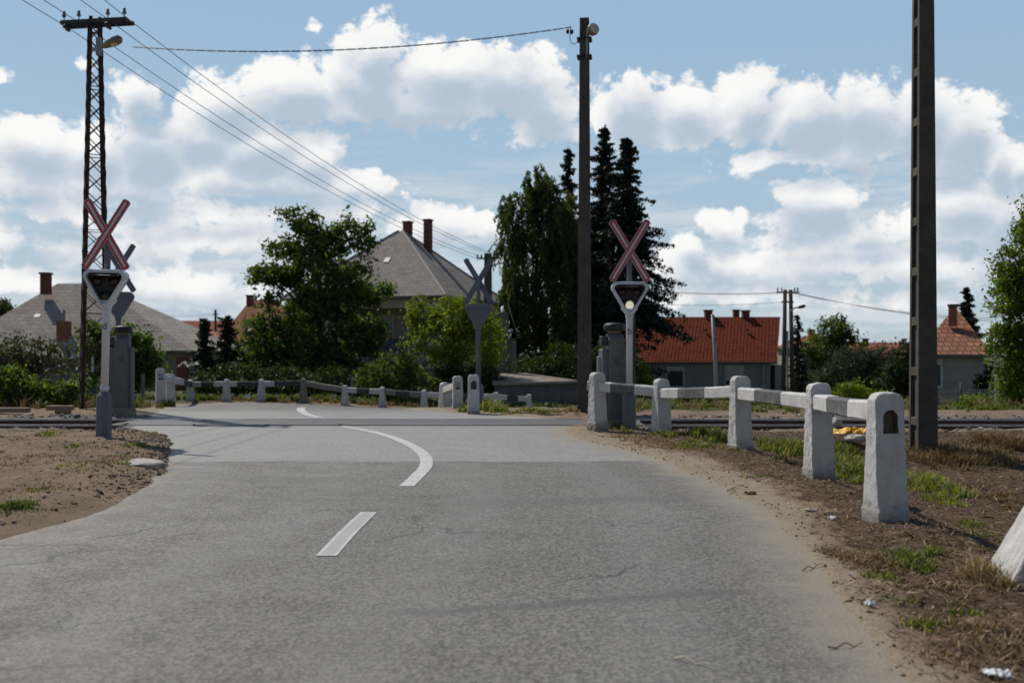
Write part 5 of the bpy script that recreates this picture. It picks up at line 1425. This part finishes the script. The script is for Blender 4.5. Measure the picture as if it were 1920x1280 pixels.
D = [reg(1640, 1055, 55, 22, 2600, .015, .055, .2, .9), reg(1850, 1100, 20, 16, 420, .05, .16, .55, 1), reg(1560, 1035, 36, 12, 400, .01, .04, .2, .8), reg(1350, 842, 80, 8, 500, .03, .09, .4, 1), reg(1240, 835, 60, 8, 500, .03, .08, .5, 1), reg(1180, 822, 50, 6, 360, .03, .08, .5, 1), reg(1490, 872, 50, 10, 350, .03, .1, .3, .9), reg(1800, 860, 110, 18, 2600, .06, .2, .1, .7), reg(1880, 835, 60, 14, 1500, .08, .24, .1, .7), reg(1760, 1110, 60, 25, 400, .015, .05, .2, 1), reg(1870, 1200, 60, 40, 900, .015, .06, .2, 1), reg(1780, 1230, 70, 30, 500, .01, .04, .2, 1), reg(1890, 940, 50, 40, 1000, .03, .09, .1, .8), reg(1690, 830, 30, 10, 260, .03, .09, .3, .9),
     reg(190, 875, 70, 14, 900, .012, .045, .4, 1), reg(60, 870, 90, 24, 1100, .01, .04, .2, .9), reg(60, 930, 90, 24, 700, .01, .035, .2, .9), reg(200, 840, 90, 12, 700, .01, .04, .3, .9), reg(290, 815, 26, 5, 200, .02, .06, .5, 1), reg(90, 930, 60, 12, 200, .015, .04, .3, .9), reg(1040, 776, 50, 3, 260, .05, .15, .4, 1), reg(1080, 772, 26, 3, 220, .08, .22, .5, 1), reg(860, 779, 40, 2, 200, .04, .08, .4, 1), reg(160, 758, 60, 6, 260, .1, .35, .2, .8), reg(75, 752, 40, 8, 200, .15, .45, .2, .8)]
for x in np.linspace(3, 30, 40): D.append((x, 22 + abs(rng.normal()) * 2.5, .9, .9, 90, .1, .35, .3, 1))
for x in np.linspace(-24, -8.5, 30): D.append((x, 23.5 + abs(rng.normal()) * 1.5, .8, .6, 60, .12, .4, .2, .9))
for x in np.linspace(-11, 1, 30): D.append((x, 38.2 + rng.normal() * .3, .6, .3, 70, .08, .25, .3, 1))
blades(D, 'dry_grass', 'dry_grass', 'tufts of bleached dry grass on the verges', 'dry grass', wid=.0035, bend=.9)


def litter(n, fn, name, mat, label, L0, L1, w, t0=0., t1=1., lift=.012):
    X = []; Y = []
    while sum(map(len, X)) < n:
        x = rng.uniform(fn[0], fn[1], 20000); y = fn[2] + (fn[3] - fn[2]) * rng.random(20000) ** 1.6; ed = edge_dist(x, y); k = fn[4](x, y, ed); sel = rng.random(len(x)) < k; X.append(x[sel]); Y.append(y[sel])
    x = np.concatenate(X)[:n]; y = np.concatenate(Y)[:n]; z = zg(x, y) + lift * rng.random(n)
    L = (L0 + (L1 - L0) * rng.random(n) ** 2) / 2; a = rng.uniform(0, 2 * math.pi, n); tilt = rng.normal(size=n) * .28
    U = np.stack([np.cos(a) * L, np.sin(a) * L, np.sin(tilt) * L], 1); Wv = np.stack([-np.sin(a), np.cos(a), rng.normal(size=n) * .5], 1) * (w * (.5 + rng.random(n)))[:, None]
    V, F, T = quads(np.stack([x, y, z], 1), U, Wv, t0 + (t1 - t0) * rng.beta(1.6, 2.2, n))
    return tag(np_mesh(name, V, F, M[mat], dict(tint=T)), label, 'plant litter', kind='stuff')


litter(90000, (1.6, 9.5, 3.6, 16.6, lambda x, y, e: S(.4, 1.1, e + .45 * S(11, 6, y) + .25 * (vnoise(x * 2, y * 2, 4) - .5)) * (.35 + .65 * vnoise(x * 1.7, y * 1.7, 8))), 'mulch_litter', 'straw', 'brown dead plant litter covering the verge behind the barrier', .03, .15, .004)
litter(11000, (.9, 6, 4.2, 17.2, lambda x, y, e: S(.15, .6, e) * (vnoise(x * 1.5, y * 1.5, 14) > .5)), 'straw_litter', 'dry_grass', 'pale straw scattered along the sandy edge', .03, .1, .003, .4, 1)
litter(34000, (-9.5, -3.4, 6.2, 17.0, lambda x, y, e: S(.05, .4, e) * (.2 + .8 * vnoise(x * 2, y * 2, 6))), 'straw_litter', 'dry_grass', 'bits of dry stalk scattered over the bare dirt', .015, .07, .003, .1, 1)


def stones(n, box, fn, name, mat, label, r0, r1, sink=.3):
    X = []; Y = []
    while sum(map(len, X)) < n:
        x = rng.uniform(box[0], box[1], 20000); y = rng.uniform(box[2], box[3], 20000); k = fn(x, y, edge_dist(x, y)); sel = rng.random(len(x)) < k; X.append(x[sel]); Y.append(y[sel])
    x = np.concatenate(X)[:n]; y = np.concatenate(Y)[:n]; r = r0 + (r1 - r0) * rng.random(n) ** 2.5; z = zg(x, y) + r * (.5 - sink)
    bm = bmesh.new(); bmesh.ops.create_icosphere(bm, subdivisions=1, radius=1); bv = np.array([v.co for v in bm.verts]); bf = np.array([[v.index for v in f.verts] for f in bm.faces]); bm.free()
    nv = len(bv); sc = rng.uniform(.6, 1.2, (n, 1, 3)) * np.array([1, 1, .75]); V = bv[None] * (1 + .28 * rng.normal(size=(n, nv, 1)).clip(-1.5, 1.5)) * sc * r[:, None, None]
    a = rng.uniform(0, 2 * math.pi, n); ca, sa = np.cos(a)[:, None], np.sin(a)[:, None]; V = np.stack([V[:, :, 0] * ca - V[:, :, 1] * sa, V[:, :, 0] * sa + V[:, :, 1] * ca, V[:, :, 2]], 2) + np.stack([x, y, z], 1)[:, None]
    F = bf[None] + (np.arange(n) * nv)[:, None, None]
    return tag(np_mesh(name, V.reshape(-1, 3), F.reshape(-1, 3), M[mat], dict(tint=np.repeat(rng.random(n), nv))), label, 'stones', kind='stuff')


stones(7000, (-20, 20, 16.6, 21.3), lambda x, y, e: ((np.abs(y - 18.7) < 1.75 + .35 * vnoise(x * 2, y, 3)) & ((x < -6.5) | (x > 2.2)) & (e > .1)).astype(float) * .9, 'ballast_gravel', 'pebble', 'grey ballast stones around the rails', .02, .055)
stones(3200, (-9.5, -3.0, 6.3, 17.0), lambda x, y, e: (e > .0) * (np.exp(-np.maximum(e, 0) * 4.5) * .9 * S(8, 10, y) + .035), 'earth_clods', 'crumb', 'dark crumbs of broken asphalt and clods along the dirt edge', .005, .026)
stones(1500, (.8, 4.0, 3.9, 17.0), lambda x, y, e: (e > -.25) * np.exp(-np.abs(e) * 2.2) * .8, 'edge_grit', 'crumb', 'loose grit along the sandy road edge', .003, .014)

# ------------------------------------------------------------------ light, sky, camera
SUN_AZ, SUN_EL = R(-41), R(50)
sd = Vector((math.sin(SUN_AZ) * math.cos(SUN_EL), math.cos(SUN_AZ) * math.cos(SUN_EL), math.sin(SUN_EL)))
L = bpy.data.lights.new('sun', 'SUN'); L.energy = 3.9; L.angle = R(.53); L.color = (1.0, .95, .87)
lo = bpy.data.objects.new('sun', L); COL.objects.link(lo); lo.rotation_euler = (-sd).to_track_quat('-Z', 'Y').to_euler(); lo.location = sd * 60

CLOUDS = [(420, 190, 95, 62), (540, 170, 120, 66), (700, 105, 78, 78), (690, 150, 110, 60), (820, 135, 120, 66), (950, 150, 130, 80), (1010, 195, 85, 70), (790, 195, 170, 52), (640, 190, 150, 44),
          (1180, 200, 90, 74), (1300, 205, 110, 66), (1385, 195, 88, 72), (1500, 220, 110, 60), (1620, 220, 115, 72), (1720, 228, 100, 72), (1800, 248, 100, 76), (1870, 290, 56, 60), (1430, 300, 100, 30), (1590, 285, 160, 44), (1780, 310, 90, 36), (1010, 245, 90, 24), (1915, 300, 40, 56), (1240, 250, 120, 34),
          (50, 275, 110, 56), (160, 280, 110, 52), (280, 272, 110, 64), (380, 250, 110, 58), (480, 275, 125, 72), (580, 300, 70, 52), (200, 330, 250, 46), (480, 335, 210, 44), (640, 345, 66, 40), (700, 360, 56, 22), (622, 262, 34, 28),
          (100, 392, 150, 26), (380, 402, 240, 30), (250, 165, 56, 46), (265, 196, 58, 26), (14, 140, 30, 16), (150, 110, 24, 14), (590, 50, 22, 14), (450, 310, 26, 14),
          (1530, 385, 100, 52), (1490, 415, 90, 36), (1600, 430, 84, 28), (1560, 450, 190, 30), (1350, 420, 56, 34), (1800, 385, 90, 50), (1870, 402, 90, 50), (1760, 432, 140, 36), (1900, 440, 110, 50),
          (840, 425, 90, 48), (900, 432, 80, 40), (770, 440, 70, 30), (660, 430, 70, 24), (340, 530, 160, 40), (430, 550, 90, 26), (1300, 500, 110, 36), (1400, 490, 170, 36), (1550, 490, 190, 36), (1720, 500, 190, 40), (1860, 500, 120, 40), (1480, 545, 220, 28), (1700, 560, 160, 22), (150, 470, 150, 32), (60, 525, 90, 28), (1285, 465, 36, 36), (270, 440, 180, 30), (440, 450, 160, 30), (60, 440, 120, 26), (300, 580, 200, 20), (600, 400, 120, 26), (1340, 555, 120, 20), (560, 340, 150, 44), (40, 330, 120, 44)]


def world():
    w = bpy.data.worlds.new('World'); SC.world = w; w.use_nodes = True; nt = w.node_tree; nt.nodes.clear()
    g = bpy.data.node_groups.new('cloud_field', 'ShaderNodeTree')
    g.interface.new_socket('Vector', in_out='INPUT', socket_type='NodeSocketVector'); g.interface.new_socket('Field', in_out='OUTPUT', socket_type='NodeSocketFloat'); g.interface.new_socket('Soft', in_out='OUTPUT', socket_type='NodeSocketFloat')
    gi = g.nodes.new('NodeGroupInput'); go = g.nodes.new('NodeGroupOutput')

    def vm(op, a, b=None, c=None):
        n = g.nodes.new('ShaderNodeVectorMath'); n.operation = op
        for k, v in enumerate((a, b, c)):
            if v is None: continue
            if hasattr(v, 'is_output'): g.links.new(v, n.inputs[k])
            else: n.inputs[k].default_value = v
        return n
    p = gi.outputs[0]
    wn = noise(g, p, 9.0, 3, .5, 'Color'); pw = vm('MULTIPLY_ADD', vm('SUBTRACT', wn, (.5, .5, .5)).outputs[0], (.05, .035, 0), p).outputs[0]
    acc = None
    for cx, cy, rx, ry in CLOUDS:
        u = (cx - 960) / FOC; v = (HOR - cy) / FOC; az = math.atan(u); el = math.atan(v * math.cos(az)); k = math.cos(az) ** 2
        q = vm('MULTIPLY', vm('SUBTRACT', pw, (az, el, 0)).outputs[0], (FOC / rx / k, FOC / ry, 0))
        kk = min(1.15, max(.42, ry / 50)); f = math_(g, 'MULTIPLY_ADD', vm('LENGTH', q.outputs[0]).outputs['Value'], -kk, kk)
        acc = f if acc is None else math_(g, 'SMOOTH_MAX', acc, f, .22)
    # clouds elsewhere round the sky
    sp = g.nodes.new('ShaderNodeSeparateXYZ'); g.links.new(p, sp.inputs[0])
    side = mrange(g, math_(g, 'ABSOLUTE', sp.outputs[0]), .6, .8, -1.2, 0)
    acc = math_(g, 'MAXIMUM', acc, math_(g, 'ADD', side, math_(g, 'MULTIPLY_ADD', noise(g, p, 2.2, 3, .5), 4.0, -2.9)))
    acc = math_(g, 'MAXIMUM', acc, -1.0)
    st = vm('MULTIPLY', pw, (1, 1.25, 1)).outputs[0]
    n1 = noise(g, st, 15, 10, .66)
    vo = N(g, 'ShaderNodeTexVoronoi', Scale=30.0, Detail=4.0, Roughness=.62); vo.feature = 'F1'; g.links.new(st, vo.inputs['Vector'])
    bil = math_(g, 'SUBTRACT', .45, vo.outputs['Distance'])
    s = math_(g, 'ADD', acc, math_(g, 'MULTIPLY', math_(g, 'SUBTRACT', n1, .5), 1.25)); s = math_(g, 'ADD', s, math_(g, 'MULTIPLY_ADD', bil, .62, .50))
    g.links.new(s, go.inputs[0])
    so = math_(g, 'MULTIPLY_ADD', math_(g, 'SUBTRACT', noise(g, st, 12, 6, .58), .5), 1.8, acc); g.links.new(math_(g, 'ADD', so, .30), go.inputs[1])

    tc_ = nt.nodes.new('ShaderNodeTexCoord'); nv = nt.nodes.new('ShaderNodeVectorMath'); nv.operation = 'NORMALIZE'; nt.links.new(tc_.outputs['Generated'], nv.inputs[0])
    sx = nt.nodes.new('ShaderNodeSeparateXYZ'); nt.links.new(nv.outputs[0], sx.inputs[0])
    az = math_(nt, 'ARCTAN2', sx.outputs[0], sx.outputs[1]); el = math_(nt, 'ARCSINE', sx.outputs[2])
    cb = nt.nodes.new('ShaderNodeCombineXYZ'); nt.links.new(az, cb.inputs[0]); nt.links.new(el, cb.inputs[1])

    def field(off):
        a = nt.nodes.new('ShaderNodeVectorMath'); a.operation = 'ADD'; nt.links.new(cb.outputs[0], a.inputs[0]); a.inputs[1].default_value = off
        n = nt.nodes.new('ShaderNodeGroup'); n.node_tree = g; nt.links.new(a.outputs[0], n.inputs[0]); return n.outputs
    f0 = field((0, 0, 0))[0]; f1 = field((-.008, .020, 0))[1]
    sky = nt.nodes.new('ShaderNodeTexSky'); sky.sky_type = 'NISHITA'; sky.sun_disc = False; sky.sun_elevation = SUN_EL; sky.sun_rotation = SUN_AZ
    sky.altitude = 200; sky.air_density = 1.0; sky.dust_density = .9; sky.ozone_density = 1.6
    mask = mrange(nt, f0, -.03, .30)
    thick = mrange(nt, f1, .16, 1.15); thin = mrange(nt, f0, .0, .5)
    K = 13.9
    col = mixc(nt, thick, (.90 * K, .90 * K, .90 * K), (.50 * K, .585 * K, .69 * K))
    rel = mrange(nt, math_(nt, 'SUBTRACT', f0, f1), -.55, .45, 0, 1, False)
    col = mixc(nt, 1., col, ramp(nt, rel, [(0, (.93, .94, .95)), (.5, (1, 1, 1)), (1, (1.07, 1.065, 1.05))]), 'MULTIPLY')
    # thin veil of far cloud low over the horizon
    mp = nt.nodes.new('ShaderNodeMapping'); mp.inputs['Scale'].default_value = (4, 26, 1); nt.links.new(cb.outputs[0], mp.inputs[0])
    vn = noise(nt, mp.outputs[0], 1.6, 7, .6)
    veil = math_(nt, 'MULTIPLY', mrange(nt, vn, .44, .62), mrange(nt, el, .24, .09, 0, .9)); veil = math_(nt, 'MULTIPLY', veil, mrange(nt, el, -.02, .02))
    # hazy, brighter air on the sunward side
    airc = ramp(nt, mrange(nt, el, 0, .36, 0, 1, False), [(0, (.50 * K, .60 * K, .655 * K)), (.45, (.40 * K, .55 * K, .685 * K)), (1, (.315 * K, .49 * K, .69 * K))])
    front = math_(nt, 'MULTIPLY', mrange(nt, math_(nt, 'ABSOLUTE', az), 1.5, .6), mrange(nt, el, .75, .3))
    air = mixc(nt, math_(nt, 'MULTIPLY', front, .9), sky.outputs[0], airc)
    skyc = mixc(nt, veil, air, (.66 * K, .71 * K, .76 * K))
    fin = mixc(nt, mask, skyc, col)
    bg = nt.nodes.new('ShaderNodeBackground'); bg.inputs['Strength'].default_value = .08; nt.links.new(fin, bg.inputs[0])
    out = nt.nodes.new('ShaderNodeOutputWorld'); nt.links.new(bg.outputs[0], out.inputs[0])
    w.cycles.sampling_method = 'MANUAL'; w.cycles.sample_map_resolution = 512


world()
cam = bpy.data.cameras.new('camera'); co = bpy.data.objects.new('camera', cam); COL.objects.link(co); SC.camera = co
co.location = (0, 0, EYE); co.rotation_euler = (R(90), 0, 0)
cam.sensor_width = 36; cam.lens = 35.0; cam.shift_y = (HOR - 640) / 1920; cam.clip_start = .05; cam.clip_end = 3000
cam.dof.use_dof = True; cam.dof.focus_distance = 10.0; cam.dof.aperture_fstop = 2.0
SC.view_settings.view_transform = 'Standard'; SC.view_settings.look = 'None'; SC.view_settings.exposure = -.15; SC.view_settings.gamma = 1
SC.render.film_transparent = False
SC.cycles.max_bounces = 6; SC.cycles.diffuse_bounces = 3; SC.cycles.transmission_bounces = 3
